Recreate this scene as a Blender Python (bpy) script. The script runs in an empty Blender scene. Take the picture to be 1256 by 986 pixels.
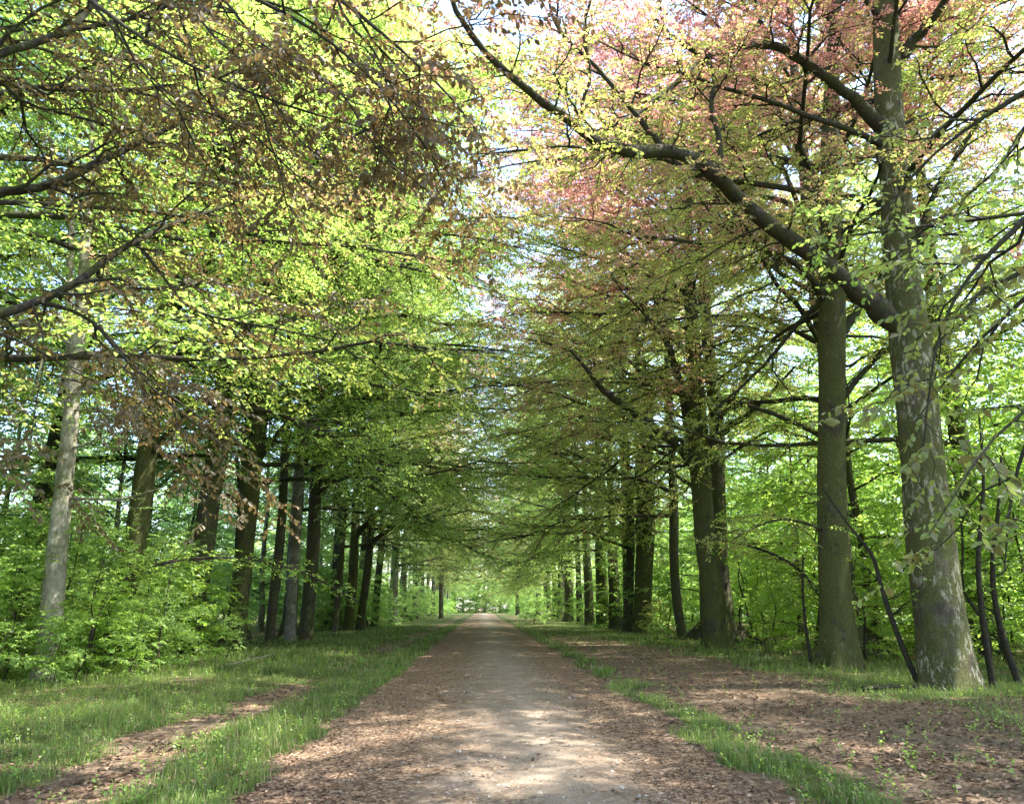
import bpy, math, random
import numpy as np
from mathutils import Vector

S = bpy.context.scene
COL = S.collection
R = math.radians

# ------------------------------------------------------------------ camera
FPX, PITCH, YAW, EYE = 950.0, R(14.86), R(2.1), 1.6
cam = bpy.data.cameras.new('camera')
cam_o = bpy.data.objects.new('camera', cam)
COL.objects.link(cam_o)
cam.sensor_width = 36.0
cam.lens = 36.0 * FPX / 1256.0
cam.clip_start, cam.clip_end = 0.05, 3000.0
cam_o.location = (0, 0, EYE)
cam_o.rotation_euler = (math.pi / 2 + PITCH, 0, -YAW)
S.camera = cam_o

# ------------------------------------------------------------------ sky, sun, exposure
SUN_AZ, SUN_EL = R(98), R(59)          # azimuth clockwise from +Y (down the avenue), so from the right-hand side
W = bpy.data.worlds.new('World')
S.world = W
W.use_nodes = True
wn = W.node_tree
bg = wn.nodes['Background']
sk = wn.nodes.new('ShaderNodeTexSky')
sk.sky_type = 'NISHITA'
sk.sun_disc = False
sk.sun_elevation = SUN_EL
sk.sun_rotation = SUN_AZ
sk.air_density, sk.dust_density, sk.ozone_density = 1.0, 1.2, 1.0
wn.links.new(sk.outputs[0], bg.inputs[0])
bg.inputs[1].default_value = 0.13
sun = bpy.data.lights.new('sun', 'SUN')
sun.energy = 3.0
sun.angle = R(0.53)
sun.color = (1.0, 0.95, 0.86)
sun_o = bpy.data.objects.new('sun', sun)
COL.objects.link(sun_o)
sd = Vector((math.sin(SUN_AZ) * math.cos(SUN_EL), math.cos(SUN_AZ) * math.cos(SUN_EL), math.sin(SUN_EL)))
sun_o.rotation_euler = sd.to_track_quat('Z', 'Y').to_euler()
S.view_settings.view_transform = 'Standard'
S.view_settings.look = 'None'
S.view_settings.exposure = 2.95
S.view_settings.gamma = 1.0
S.cycles.max_bounces = 9
S.cycles.diffuse_bounces = 8
S.cycles.glossy_bounces = 1
S.cycles.transmission_bounces = 4
S.cycles.transparent_max_bounces = 4
S.cycles.caustics_reflective = False
S.cycles.caustics_refractive = False
S.cycles.sample_clamp_indirect = 6.0
S.cycles.use_denoising = True
S.cycles.use_adaptive_sampling = False

# ------------------------------------------------------------------ picture -> place
_f = np.array([math.sin(YAW) * math.cos(PITCH), math.cos(YAW) * math.cos(PITCH), math.sin(PITCH)])
_r = np.array([math.cos(YAW), -math.sin(YAW), 0.0])
_u = np.cross(_r, _f)
CAM = np.array([0, 0, EYE])

def at(px, py, Y):
    """the point at distance Y down the avenue that the photograph shows at pixel px, py"""
    d = _f + (px - 628) / FPX * _r + (493 - py) / FPX * _u
    return CAM + d * (Y / d[1])

def px2m(w, p):
    return w / FPX * float(np.dot(np.asarray(p) - CAM, _f))

# ------------------------------------------------------------------ noise
def _hash(ix, iy, iz, seed):
    h = (ix * 374761393 + iy * 668265263 + iz * 2147483647 + seed * 974634777) & 0xFFFFFFFF
    h = ((h ^ (h >> 13)) * 1274126177) & 0xFFFFFFFF
    return ((h ^ (h >> 16)) & 0xFFFF) / 65535.0

def vnoise(p, seed=0):
    p = np.asarray(p, float)
    i = np.floor(p).astype(np.int64)
    f = p - i
    f = f * f * (3 - 2 * f)
    out = 0
    for dx in (0, 1):
        for dy in (0, 1):
            for dz in (0, 1):
                w = (f[..., 0] if dx else 1 - f[..., 0]) * (f[..., 1] if dy else 1 - f[..., 1]) * (f[..., 2] if dz else 1 - f[..., 2])
                out = out + w * _hash(i[..., 0] + dx, i[..., 1] + dy, i[..., 2] + dz, seed)
    return out

def fbm2(x, y, s, seed=0, oct=3):
    v, a, t = 0, 1.0, 0
    for k in range(oct):
        q = np.stack([np.asarray(x) * s * 2 ** k, np.asarray(y) * s * 2 ** k, np.full(np.shape(x), 0.37 + k)], -1)
        v = v + a * vnoise(q, seed + k)
        t += a
        a *= 0.5
    return v / t

# ------------------------------------------------------------------ mesh helpers
def norm(v):
    return v / np.maximum(np.linalg.norm(v, axis=-1, keepdims=True), 1e-9)

def mesh_from(name, V, faces, mat, smooth=False, attrs=None):
    """faces: list of int arrays (n, k) with one k each"""
    me = bpy.data.meshes.new(name)
    V = np.asarray(V, np.float32).reshape(-1, 3)
    me.vertices.add(len(V))
    me.vertices.foreach_set('co', V.ravel())
    faces = [np.asarray(f, np.int32) for f in faces if len(f)]
    nl = sum(f.size for f in faces)
    npoly = sum(len(f) for f in faces)
    me.loops.add(nl)
    me.polygons.add(npoly)
    me.loops.foreach_set('vertex_index', np.concatenate([f.ravel() for f in faces]))
    tot = np.concatenate([np.full(len(f), f.shape[1], np.int32) for f in faces])
    start = np.concatenate([[0], np.cumsum(tot)[:-1]]).astype(np.int32)
    me.polygons.foreach_set('loop_start', start)
    me.polygons.foreach_set('use_smooth', np.full(npoly, smooth, bool))
    if attrs:
        for k, (dom, vals) in attrs.items():
            a = me.attributes.new(k, 'FLOAT', dom)
            a.data.foreach_set('value', np.asarray(vals, np.float32))
    me.update(calc_edges=True)
    me.validate()
    if mat:
        me.materials.append(mat)
    return me

def link(name, me, parent=None, kind=None, mat=None, loc=None):
    o = bpy.data.objects.new(name, me)
    COL.objects.link(o)
    if parent:
        o.parent = parent
    if kind:
        o['kind'] = kind
    if loc is not None:
        o.location = loc
    if mat is not None:
        o.material_slots[0].link = 'OBJECT'
        o.material_slots[0].material = mat
    return o

def thing(name, label, cat, loc=(0, 0, 0), group=None):
    o = bpy.data.objects.new(name, None)
    o.empty_display_size = 0.5
    COL.objects.link(o)
    o.location = loc
    o['label'] = label
    o['category'] = cat
    if group:
        o['group'] = group
    return o

def tubes(P, Rr, sides, bump=0.0, seed=0):
    """a batch of N tubes of K rings: P (N,K,3), R (N,K) -> verts, quads"""
    P = np.asarray(P, float)
    N, K, _ = P.shape
    T = norm(np.gradient(P, axis=1))
    ref = np.where(np.abs(T[..., 2:3].mean(axis=1, keepdims=True)) > 0.75, np.array([1.0, 0, 0]), np.array([0, 0, 1.0]))
    A = norm(np.cross(T, np.broadcast_to(ref, T.shape)))
    B = np.cross(T, A)
    th = np.linspace(0, 2 * np.pi, sides, endpoint=False)
    c, s = np.cos(th), np.sin(th)
    dirs = A[:, :, None, :] * c[None, None, :, None] + B[:, :, None, :] * s[None, None, :, None]
    rr = np.asarray(Rr)[:, :, None]
    if bump:
        q = P[:, :, None, :] * 0.7 + dirs * rr[..., None] * 4.0
        q2 = P[:, :, None, :] * np.array([2.0, 2.0, 1.1]) + dirs * rr[..., None] * 9.0
        rr = rr * (1 + bump * 2 * (vnoise(q, seed) - 0.5) + bump * (vnoise(q2, seed + 5) - 0.5))
    V = P[:, :, None, :] + dirs * rr[..., None]
    n = np.arange(N)[:, None, None] * K * sides
    k = np.arange(K - 1)[None, :, None] * sides
    j = np.arange(sides)[None, None, :]
    j2 = (j + 1) % sides
    F = np.stack([n + k + j, n + k + j2, n + k + sides + j2, n + k + sides + j], -1).reshape(-1, 4)
    return V.reshape(-1, 3), F

def resample(P, Rr, K):
    P = np.asarray(P, float)
    Rr = np.asarray(Rr, float)
    d = np.concatenate([[0], np.cumsum(np.linalg.norm(np.diff(P, axis=0), axis=1))])
    # Catmull-Rom-like smoothing: two passes of corner cutting before the even resampling
    for _ in range(2):
        q = [P[0]]; w = [Rr[0]]
        for a in range(len(P) - 1):
            q += [0.75 * P[a] + 0.25 * P[a + 1], 0.25 * P[a] + 0.75 * P[a + 1]]
            w += [0.75 * Rr[a] + 0.25 * Rr[a + 1], 0.25 * Rr[a] + 0.75 * Rr[a + 1]]
        q.append(P[-1]); w.append(Rr[-1])
        P, Rr = np.array(q), np.array(w)
    d = np.concatenate([[0], np.cumsum(np.linalg.norm(np.diff(P, axis=0), axis=1))])
    t = np.linspace(0, d[-1], K)
    return np.stack([np.interp(t, d, P[:, k]) for k in range(3)], -1), np.interp(t, d, Rr)

class Wood:
    def __init__(self):
        self.V, self.F, self.n = [], [], 0
    def add(self, V, F):
        self.V.append(V); self.F.append(F + self.n); self.n += len(V)
    def mesh(self, name, mat):
        return mesh_from(name, np.concatenate(self.V), [np.concatenate(self.F)], mat, True)

UP = np.array([0, 0, 1.0])

def grow(rng, P, Rr, dens, Lmax, ang, K, t0=0.2, up=0.05, droop=0.16, wob=0.04, flat=0.8, roll=0.5, rmax=0.05, tip=0.55):
    """side branches of the branches P (N,K,3): alternating, spread in a near-level plane"""
    N, K0, _ = P.shape
    seg = np.linalg.norm(np.diff(P, axis=1), axis=2)
    Ln = seg.sum(1)
    n = np.maximum(1, np.round(Ln * dens * (1 - t0)).astype(int))
    idx = np.repeat(np.arange(N), n)
    j = np.concatenate([np.arange(a) for a in n])
    M = len(idx)
    t = t0 + (1 - t0) * np.clip((j + rng.uniform(0.1, 0.9, M)) / n[idx], 0, 1)
    x = t * (K0 - 1)
    i0 = np.clip(x.astype(int), 0, K0 - 2)
    fr = (x - i0)[:, None]
    pos = P[idx, i0] * (1 - fr) + P[idx, i0 + 1] * fr
    tan = norm(P[idx, i0 + 1] - P[idx, i0])
    rad = Rr[idx, i0] * (1 - fr[:, 0]) + Rr[idx, i0 + 1] * fr[:, 0]
    s = np.cross(tan, UP)
    bad = np.linalg.norm(s, axis=1) < 0.35
    a = rng.uniform(0, 2 * np.pi, M)
    s[bad] = np.stack([np.cos(a), np.sin(a), 0 * a], -1)[bad]
    s = norm(s)
    nn = np.cross(s, tan)
    r = rng.normal(0, roll, M)[:, None]
    s = s * np.cos(r) + nn * np.sin(r)
    sg = np.where((j + rng.integers(0, 2, N)[idx]) % 2 == 0, 1.0, -1.0)[:, None]
    aa = (ang + rng.normal(0, 0.18, M))[:, None]
    d = np.cos(aa) * tan + np.sin(aa) * sg * s
    d[:, 2] = d[:, 2] * flat + up
    d = norm(d)
    L = Lmax * rng.uniform(0.55, 1.0, M) * (1 - tip * t)
    L = np.minimum(L, Ln[idx] * 0.8)
    u = np.linspace(0, 1, K)[None, :, None]
    w = np.cumsum(rng.normal(0, wob, (M, K, 3)), axis=1)
    w -= w[:, :1]
    Q = pos[:, None, :] + L[:, None, None] * (d[:, None, :] * u - UP * droop * u ** 2 + w)
    r0 = np.minimum(np.minimum(rad * 0.7, rmax), 0.006 + L * 0.012)
    RR = r0[:, None] * (1 - 0.75 * np.linspace(0, 1, K)[None, :])
    return Q, RR

def leaf_cloud(rng, P, per_m, size, t0=0.1, hang=0.0, near=False, nrm=0.55, big=0.0):
    """leaves alternating along the twigs P (N,K,3), in level sprays"""
    N, K0, _ = P.shape
    Ln = np.linalg.norm(np.diff(P, axis=1), axis=2).sum(1)
    n = np.maximum(2, np.round(Ln * per_m).astype(int))
    idx = np.repeat(np.arange(N), n)
    j = np.concatenate([np.arange(a) for a in n])
    M = len(idx)
    t = t0 + (1 - t0) * (j + rng.uniform(0, 1, M)) / n[idx]
    x = t * (K0 - 1)
    i0 = np.clip(x.astype(int), 0, K0 - 2)
    fr = (x - i0)[:, None]
    pos = P[idx, i0] * (1 - fr) + P[idx, i0 + 1] * fr
    tan = norm(P[idx, i0 + 1] - P[idx, i0])
    s = np.cross(tan, UP)
    bad = np.linalg.norm(s, axis=1) < 0.3
    a = rng.uniform(0, 6.283, M)
    s[bad] = np.stack([np.cos(a), np.sin(a), 0 * a], -1)[bad]
    s = norm(s)
    sg = np.where(j % 2 == 0, 1.0, -1.0)[:, None]
    d = norm(0.55 * tan + 0.8 * sg * s + rng.normal(0, 0.28, (M, 3)) - UP * (hang + 0.1))
    nz = norm(UP + rng.normal(0, nrm, (M, 3)))
    w = norm(np.cross(nz, d))
    nz = np.cross(d, w)
    L = (size * rng.uniform(0.65, 1.2, M))[:, None]
    if big:
        hz = np.clip((pos[:, 2:3] - 11.5) / 7.0, 0, 1)
        L = L * (0.80 + big * hz * hz * (3 - 2 * hz))
    pos = pos + d * L * 0.12
    b = L * 0.31
    if near:
        V = np.stack([pos, pos + d * L * .28 + w * b * .85 + nz * L * .05, pos + d * L * .66 + w * b * .85 + nz * L * .05,
                      pos + d * L - nz * L * .06, pos + d * L * .66 - w * b * .85 + nz * L * .05, pos + d * L * .28 - w * b * .85 + nz * L * .05], 1)
        o = np.arange(M)[:, None] * 6
        F = np.concatenate([o + np.array([0, 1, 2, 3]), o + np.array([0, 3, 4, 5])])
    else:
        V = np.stack([pos, pos + d * L * .45 + w * b + nz * L * .06, pos + d * L, pos + d * L * .45 - w * b + nz * L * .06], 1)
        F = np.arange(M * 4).reshape(M, 4)
    return V.reshape(-1, 3), F, pos, M

def crown_mesh(name, rng, tw, cfg, mat, center, rad, extra=None):
    """tw: list of (twigs, leaves per metre, size, hang)"""
    Vs, Fs, rn, cp, off = [], [], [], [], 0
    for P, per_m, size, hang in tw:
        near = cfg.get('near', False)
        V, F, pos, M = leaf_cloud(rng, P, per_m, size, hang=hang, near=near, big=cfg.get('big', 0.0))
        q = (pos - center) / rad
        out = np.linalg.norm(q, axis=1)
        cl = vnoise(pos * 0.55, cfg['seed']) * 0.6 + vnoise(pos * 1.7, cfg['seed'] + 3) * 0.4
        c = np.clip(0.15 + 0.35 * (out - 0.6) + 0.45 * q[:, 2] + 0.9 * (cl - 0.5) + rng.normal(0, 0.12, M), 0, 1)
        v = np.clip(0.5 + 0.9 * (vnoise(pos * 1.1, cfg['seed'] + 9) - 0.5) + rng.normal(0, 0.2, M), 0, 1)
        rep = 2 if near else 1
        Vs.append(V); Fs.append(F + off); off += len(V)
        rn.append(np.tile(v, rep)); cp.append(np.tile(c, rep))
    return mesh_from(name, np.concatenate(Vs), [np.concatenate(Fs)], mat, False,
                     {'tint': ('FACE', np.concatenate(rn)), 'copper': ('FACE', np.concatenate(cp))})

def limb_curve(rng, p0, az, e0, e1, L, K=12, wob=0.135):
    p = np.array(p0, float)
    out = [p.copy()]
    h = L / (K - 1)
    a, w = az, 0.0
    for k in range(1, K):
        t = k / (K - 1)
        a += rng.normal(0, wob)
        w = 0.6 * w + rng.normal(0, wob * 0.9)
        e = e0 + (e1 - e0) * t ** 0.8 + w
        p = p + h * np.array([math.cos(a) * math.cos(e), math.sin(a) * math.cos(e), math.sin(e)])
        out.append(p.copy())
    return np.array(out)

# ------------------------------------------------------------------ materials
def new_mat(name):
    m = bpy.data.materials.new(name)
    m.use_nodes = True
    nt = m.node_tree
    for n in list(nt.nodes):
        nt.nodes.remove(n)
    return m, nt

def N(nt, typ, **kw):
    n = nt.nodes.new(typ)
    for k, v in kw.items():
        setattr(n, k, v)
    return n

def ramp(nt, fac, stops):
    r = N(nt, 'ShaderNodeValToRGB')
    el = r.color_ramp.elements
    while len(el) < len(stops):
        el.new(0.5)
    for e, (p, c) in zip(el, stops):
        e.position = p
        e.color = (*c, 1)
    if fac is not None:
        nt.links.new(fac, r.inputs[0])
    return r

def mix(nt, fac, a, b, mode='MIX'):
    m = N(nt, 'ShaderNodeMix', data_type='RGBA', blend_type=mode)
    L = nt.links.new
    for s, i in ((fac, 0), (a, 6), (b, 7)):
        if hasattr(s, 'is_linked') or hasattr(s, 'links'):
            L(s, m.inputs[i])
        elif i == 0:
            m.inputs[0].default_value = s
        else:
            m.inputs[i].default_value = (*s, 1)
    return m.outputs[2]

def noise(nt, vec, scale, detail=3, rough=0.6):
    n = N(nt, 'ShaderNodeTexNoise')
    n.inputs['Scale'].default_value = scale
    n.inputs['Detail'].default_value = detail
    n.inputs['Roughness'].default_value = rough
    if vec is not None:
        nt.links.new(vec, n.inputs['Vector'])
    return n.outputs['Fac']

def math_n(nt, op, a, b=None, clamp=False):
    n = N(nt, 'ShaderNodeMath', operation=op, use_clamp=clamp)
    for i, s in enumerate((a, b)):
        if s is None:
            continue
        if isinstance(s, (int, float)):
            n.inputs[i].default_value = s
        else:
            nt.links.new(s, n.inputs[i])
    return n.outputs[0]

def leaf_mat(name, refl, trans, gloss=0.35, cop0=0.3, cop1=0.7):
    """refl / trans: ((plain dark, plain light), (copper dark, copper light))"""
    m, nt = new_mat(name)
    L = nt.links.new
    t = N(nt, 'ShaderNodeAttribute', attribute_name='tint').outputs['Fac']
    c = N(nt, 'ShaderNodeAttribute', attribute_name='copper').outputs['Fac']
    cf = N(nt, 'ShaderNodeMapRange')
    cf.inputs[1].default_value, cf.inputs[2].default_value = cop0, cop1
    L(c, cf.inputs[0])
    def col(pair):
        return mix(nt, cf.outputs[0], mix(nt, t, *pair[0]), mix(nt, t, *pair[1]))
    p = N(nt, 'ShaderNodeBsdfPrincipled')
    L(col(refl), p.inputs['Base Color'])
    p.inputs['Roughness'].default_value = 0.42
    p.inputs['Specular IOR Level'].default_value = gloss
    tr = N(nt, 'ShaderNodeBsdfTranslucent')
    L(col(trans), tr.inputs['Color'])
    ad = N(nt, 'ShaderNodeAddShader')
    L(p.outputs[0], ad.inputs[0]); L(tr.outputs[0], ad.inputs[1])
    o = N(nt, 'ShaderNodeOutputMaterial')
    L(ad.outputs[0], o.inputs[0])
    return m

GREEN_R = ((0.050, 0.095, 0.016), (0.085, 0.140, 0.030))
GREEN_T = ((0.19, 0.30, 0.045), (0.33, 0.45, 0.10))
OLIVE_R = ((0.085, 0.095, 0.026), (0.125, 0.130, 0.042))
OLIVE_T = ((0.235, 0.225, 0.055), (0.36, 0.325, 0.095))
COPPER_R = ((0.095, 0.055, 0.036), (0.140, 0.085, 0.058))
COPPER_T = ((0.30, 0.12, 0.095), (0.43, 0.20, 0.165))
COPPER_SHADE_R = ((0.040, 0.027, 0.016), (0.074, 0.051, 0.028))
COPPER_SHADE_T = ((0.055, 0.032, 0.014), (0.14, 0.085, 0.032))
DUSK_R = ((0.055, 0.062, 0.018), (0.090, 0.092, 0.030))
DUSK_T = ((0.07, 0.062, 0.018), (0.16, 0.135, 0.04))
M_GREEN = leaf_mat('green_beech_leaf', (GREEN_R, GREEN_R), (GREEN_T, GREEN_T))
M_MIXED = leaf_mat('olive_beech_leaf', (GREEN_R, OLIVE_R), (GREEN_T, OLIVE_T), cop0=0.15, cop1=0.6)
MOSSY_R = ((0.075, 0.108, 0.025), (0.120, 0.150, 0.042))
MOSSY_T = ((0.25, 0.305, 0.055), (0.39, 0.44, 0.10))
M_COPPER = leaf_mat('copper_beech_leaf', (MOSSY_R, COPPER_R), (MOSSY_T, COPPER_T), cop0=0.06, cop1=0.36)
M_COPPER_SHADE = leaf_mat('shaded_copper_leaf', (DUSK_R, COPPER_SHADE_R), (DUSK_T, COPPER_SHADE_T), cop0=-0.55, cop1=0.35)  # copper leaves seen in shade, the shade put into their colour
PALE_R = ((0.060, 0.110, 0.030), (0.095, 0.150, 0.050))
PALE_T = ((0.22, 0.34, 0.070), (0.36, 0.48, 0.13))
SUN_T = ((0.23, 0.36, 0.045), (0.38, 0.52, 0.09))
M_SUNNY = leaf_mat('sunny_green_leaf', (GREEN_R, GREEN_R), (SUN_T, SUN_T))  # green leaf with brighter transmission, sunlight painted into the colour
M_PALE = leaf_mat('pale_green_leaf', (PALE_R, PALE_R), (PALE_T, PALE_T))
IVY_R = ((0.018, 0.045, 0.012), (0.035, 0.075, 0.02))
IVY_T = ((0.03, 0.08, 0.012), (0.06, 0.13, 0.02))
M_DUSK = leaf_mat('shaded_olive_leaf', (GREEN_R, DUSK_R), (GREEN_T, DUSK_T), cop0=-0.3, cop1=0.25)  # darkened olive for the near sprays, shade painted into the leaf
M_IVY = leaf_mat('ivy_leaf', (IVY_R, IVY_R), (IVY_T, IVY_T), gloss=0.6)

def bark_mat(name, dark, light, moss, moss_amt, lichen_amt, scale=1.0):
    m, nt = new_mat(name)
    L = nt.links.new
    tc = N(nt, 'ShaderNodeNewGeometry').outputs['Position']
    mp = N(nt, 'ShaderNodeMapping')
    L(tc, mp.inputs[0])
    mp.inputs['Scale'].default_value = (1, 1, 0.4)
    n1 = noise(nt, mp.outputs[0], 13 * scale, 8, 0.75)
    n0 = noise(nt, tc, 2.6 * scale, 6, 0.7)
    base = ramp(nt, math_n(nt, 'ADD', math_n(nt, 'MULTIPLY', n1, 0.55), math_n(nt, 'MULTIPLY', n0, 0.45)),
                ((0.36, tuple(v * 0.7 for v in dark)), (0.48, dark), (0.62, light), (0.72, tuple(min(1, v * 1.25) for v in light)))).outputs[0]
    n2 = noise(nt, tc, 1.5 * scale, 7, 0.75)
    mm = ramp(nt, n2, ((0.54 - 0.16 * moss_amt, (0, 0, 0)), (0.63 - 0.16 * moss_amt, (1, 1, 1)))).outputs[0]
    n2b = noise(nt, tc, 26 * scale, 5, 0.75)
    mo = ramp(nt, n2b, ((0.32, tuple(v * 0.35 for v in moss)), (0.55, moss), (0.75, tuple(v * 1.5 for v in moss)))).outputs[0]
    c = mix(nt, math_n(nt, 'MULTIPLY', mm, 0.85), base, mo)
    n3 = noise(nt, mp.outputs[0], 9 * scale, 7, 0.8)
    lm = ramp(nt, n3, ((0.63 - 0.09 * lichen_amt, (0, 0, 0)), (0.66 - 0.09 * lichen_amt, (1, 1, 1)))).outputs[0]
    n4 = noise(nt, tc, 0.8 * scale, 3)
    lm2 = ramp(nt, n4, ((0.44, (0, 0, 0)), (0.54, (1, 1, 1)))).outputs[0]
    lf = mix(nt, 1.0, mix(nt, 1.0, lm, lm2, 'MULTIPLY'), (min(1, lichen_amt),) * 3, 'MULTIPLY')
    c = mix(nt, lf, c, mix(nt, n2b, (0.20, 0.19, 0.14), (0.37, 0.35, 0.27)))
    p = N(nt, 'ShaderNodeBsdfPrincipled')
    L(c, p.inputs['Base Color'])
    p.inputs['Roughness'].default_value = 0.85
    p.inputs['Specular IOR Level'].default_value = 0.25
    b = N(nt, 'ShaderNodeBump')
    b.inputs['Strength'].default_value = 0.9
    b.inputs['Distance'].default_value = 0.05
    L(math_n(nt, 'ADD', math_n(nt, 'ADD', n1, n0), math_n(nt, 'MULTIPLY', n2b, 0.4)), b.inputs['Height'])
    L(b.outputs[0], p.inputs['Normal'])
    L(p.outputs[0], N(nt, 'ShaderNodeOutputMaterial').inputs[0])
    return m

MOSS = (0.085, 0.092, 0.024)
B_NEAR = bark_mat('mossy_bark', (0.06, 0.05, 0.036), (0.165, 0.14, 0.10), MOSS, 0.9, 1.0)
B_MOSS = bark_mat('green_mossy_bark', (0.040, 0.035, 0.025), (0.11, 0.095, 0.065), MOSS, 1.0, 0.45)
B_ROW = bark_mat('beech_bark', (0.055, 0.047, 0.035), (0.13, 0.11, 0.085), (0.07, 0.08, 0.025), 0.6, 0.4)
B_LIMB = bark_mat('limb_bark', (0.035, 0.030, 0.024), (0.085, 0.072, 0.055), (0.06, 0.07, 0.02), 0.5, 0.5, 2.0)
B_PALE = bark_mat('pale_bark', (0.24, 0.22, 0.17), (0.48, 0.45, 0.37), (0.14, 0.15, 0.06), 0.1, 0.6)
B_GREY = bark_mat('grey_bark', (0.16, 0.145, 0.12), (0.33, 0.31, 0.27), (0.1, 0.11, 0.05), 0.3, 0.4)
B_TWIG = bark_mat('twig_bark', (0.03, 0.024, 0.018), (0.075, 0.06, 0.045), (0.05, 0.055, 0.02), 0.2, 0.2, 4.0)

# ------------------------------------------------------------------ the ground
TRACK_L, TRACK_R = -2.0, 2.5

def ground_z(x, y):
    x = np.asarray(x, float); y = np.asarray(y, float)
    side = np.clip((np.abs(x - 0.3) - 2.6) / 3.0, 0, 1)
    z = side * (0.16 * (fbm2(x, y, 0.22, 11) - 0.5) + 0.07 * (fbm2(x, y, 0.9, 17) - 0.5) + 0.05)
    z = z - 0.05 * np.exp(-((x + 3.7) / 0.45) ** 2) * 0.8
    return z

FEET = [at(px, 800, Y)[:2] for px, Y in ((1166, 15.9), (1030, 20.8), (882, 31.7), (52, 18), (138, 24), (232, 29), (288, 33), (374, 41), (789, 52), (1130, 16.2))]

def grass_mask(x, y):
    x = np.asarray(x, float); y = np.asarray(y, float)
    xx = x + 0.55 * (fbm2(x * 0, y, 0.33, 31) - 0.5) * 2 * 0.6 + 1.5 * (fbm2(x, y, 0.75, 35) - 0.5)
    n = fbm2(x, y, 0.55, 41)
    n2 = fbm2(x, y, 1.6, 47)
    xs = [-60, -16, -12.5, -10, -4.6, -4.15, -3.95, -3.45, -3.25, -3.0, -2.25, -1.95, 2.55, 2.8, 3.25, 3.65, 6.2, 7.6, 11, 16, 25, 60]
    vs = [0.5, 0.4, 0.45, 0.9, 0.95, 0.7, 0.2, 0.2, 0.7, 1.0, 1.0, 0.0, 0.0, 0.95, 0.85, 0.2, 0.22, 0.62, 0.7, 0.55, 0.8, 0.9]
    b = np.interp(xx, xs, vs)
    fill = np.clip((fbm2(x * 0, y, 0.21, 53) - 0.40) * 6, 0, 1) * np.exp(-((xx + 3.7) / .6) ** 2)
    b = np.maximum(b, 0.75 * fill)
    for fx, fy in FEET:
        b = b + 0.55 * np.exp(-((x - fx) ** 2 + (y - fy) ** 2) / 1.1)
    far = np.clip((y - 24) / 25, 0, 1) * (x > 3) * (x < 9) * 0.45
    b = np.clip(b + far, 0, 1)
    return np.clip(b * (0.25 + 1.25 * n) + 1.0 * (n2 - 0.5) * b, 0, 1)

def axis(lo, hi, fine_lo, fine_hi, step, growth=1.12):
    a = list(np.arange(fine_lo, fine_hi + 1e-6, step))
    s, v = step, a[-1]
    while v < hi:
        s *= growth; v += s; a.append(min(v, hi))
    s, v = step, a[0]
    pre = []
    while v > lo:
        s *= growth; v -= s; pre.append(max(v, lo))
    return np.array(pre[::-1] + a)

gx = axis(-900, 900, -14, 16, 0.2)
gy = axis(-60, 1500, 4, 46, 0.22)
GX, GY = np.meshgrid(gx, gy, indexing='xy')
GZ = ground_z(GX, GY)
GV = np.stack([GX, GY, GZ], -1).reshape(-1, 3)
ny, nx = GX.shape
ii = (np.arange(ny - 1)[:, None] * nx + np.arange(nx - 1)[None, :]).ravel()
GF = np.stack([ii, ii + 1, ii + nx + 1, ii + nx], -1)

gm, nt = new_mat('woodland_floor')
L_ = nt.links.new
pos = N(nt, 'ShaderNodeNewGeometry').outputs['Position']
ga = N(nt, 'ShaderNodeAttribute', attribute_name='turf').outputs['Fac']
vor = N(nt, 'ShaderNodeTexVoronoi')
vor.inputs['Scale'].default_value = 16
L_(pos, vor.inputs['Vector'])
vc = N(nt, 'ShaderNodeSeparateColor')
L_(vor.outputs['Color'], vc.inputs[0])
lit = ramp(nt, vc.outputs[0], ((0.0, (0.07, 0.043, 0.027)), (0.35, (0.15, 0.095, 0.06)), (0.7, (0.24, 0.162, 0.105)), (1.0, (0.36, 0.265, 0.185)))).outputs[0]
n_s = noise(nt, pos, 60, 4, 0.7)
soil = ramp(nt, n_s, ((0.35, (0.10, 0.072, 0.05)), (0.65, (0.23, 0.175, 0.125)))).outputs[0]
n_b = noise(nt, pos, 1.3, 4, 0.65)
nb = ramp(nt, n_b, ((0.4, (0, 0, 0)), (0.6, (1, 1, 1)))).outputs[0]
brown = mix(nt, nb, lit, soil)
n_g = noise(nt, pos, 24, 4, 0.7)
turf = ramp(nt, n_g, ((0.3, (0.045, 0.062, 0.018)), (0.7, (0.11, 0.14, 0.042)))).outputs[0]
gm_f = math_n(nt, 'ADD', ga, math_n(nt, 'MULTIPLY', math_n(nt, 'SUBTRACT', noise(nt, pos, 5, 5, 0.75), 0.5), 1.1))
gm_r = ramp(nt, gm_f, ((0.40, (0, 0, 0)), (0.62, (1, 1, 1)))).outputs[0]
col = mix(nt, gm_r, brown, turf)
p = N(nt, 'ShaderNodeBsdfPrincipled')
L_(col, p.inputs['Base Color'])
p.inputs['Roughness'].default_value = 0.95
p.inputs['Specular IOR Level'].default_value = 0.1
b = N(nt, 'ShaderNodeBump')
b.inputs['Strength'].default_value = 0.8
b.inputs['Distance'].default_value = 0.04
L_(math_n(nt, 'ADD', n_s, vor.outputs['Distance']), b.inputs['Height'])
L_(b.outputs[0], p.inputs['Normal'])
L_(p.outputs[0], N(nt, 'ShaderNodeOutputMaterial').inputs[0])
ground = link('ground', mesh_from('ground', GV, [GF], gm, True, {'turf': ('POINT', grass_mask(GX, GY).ravel())}), kind='structure')

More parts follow.
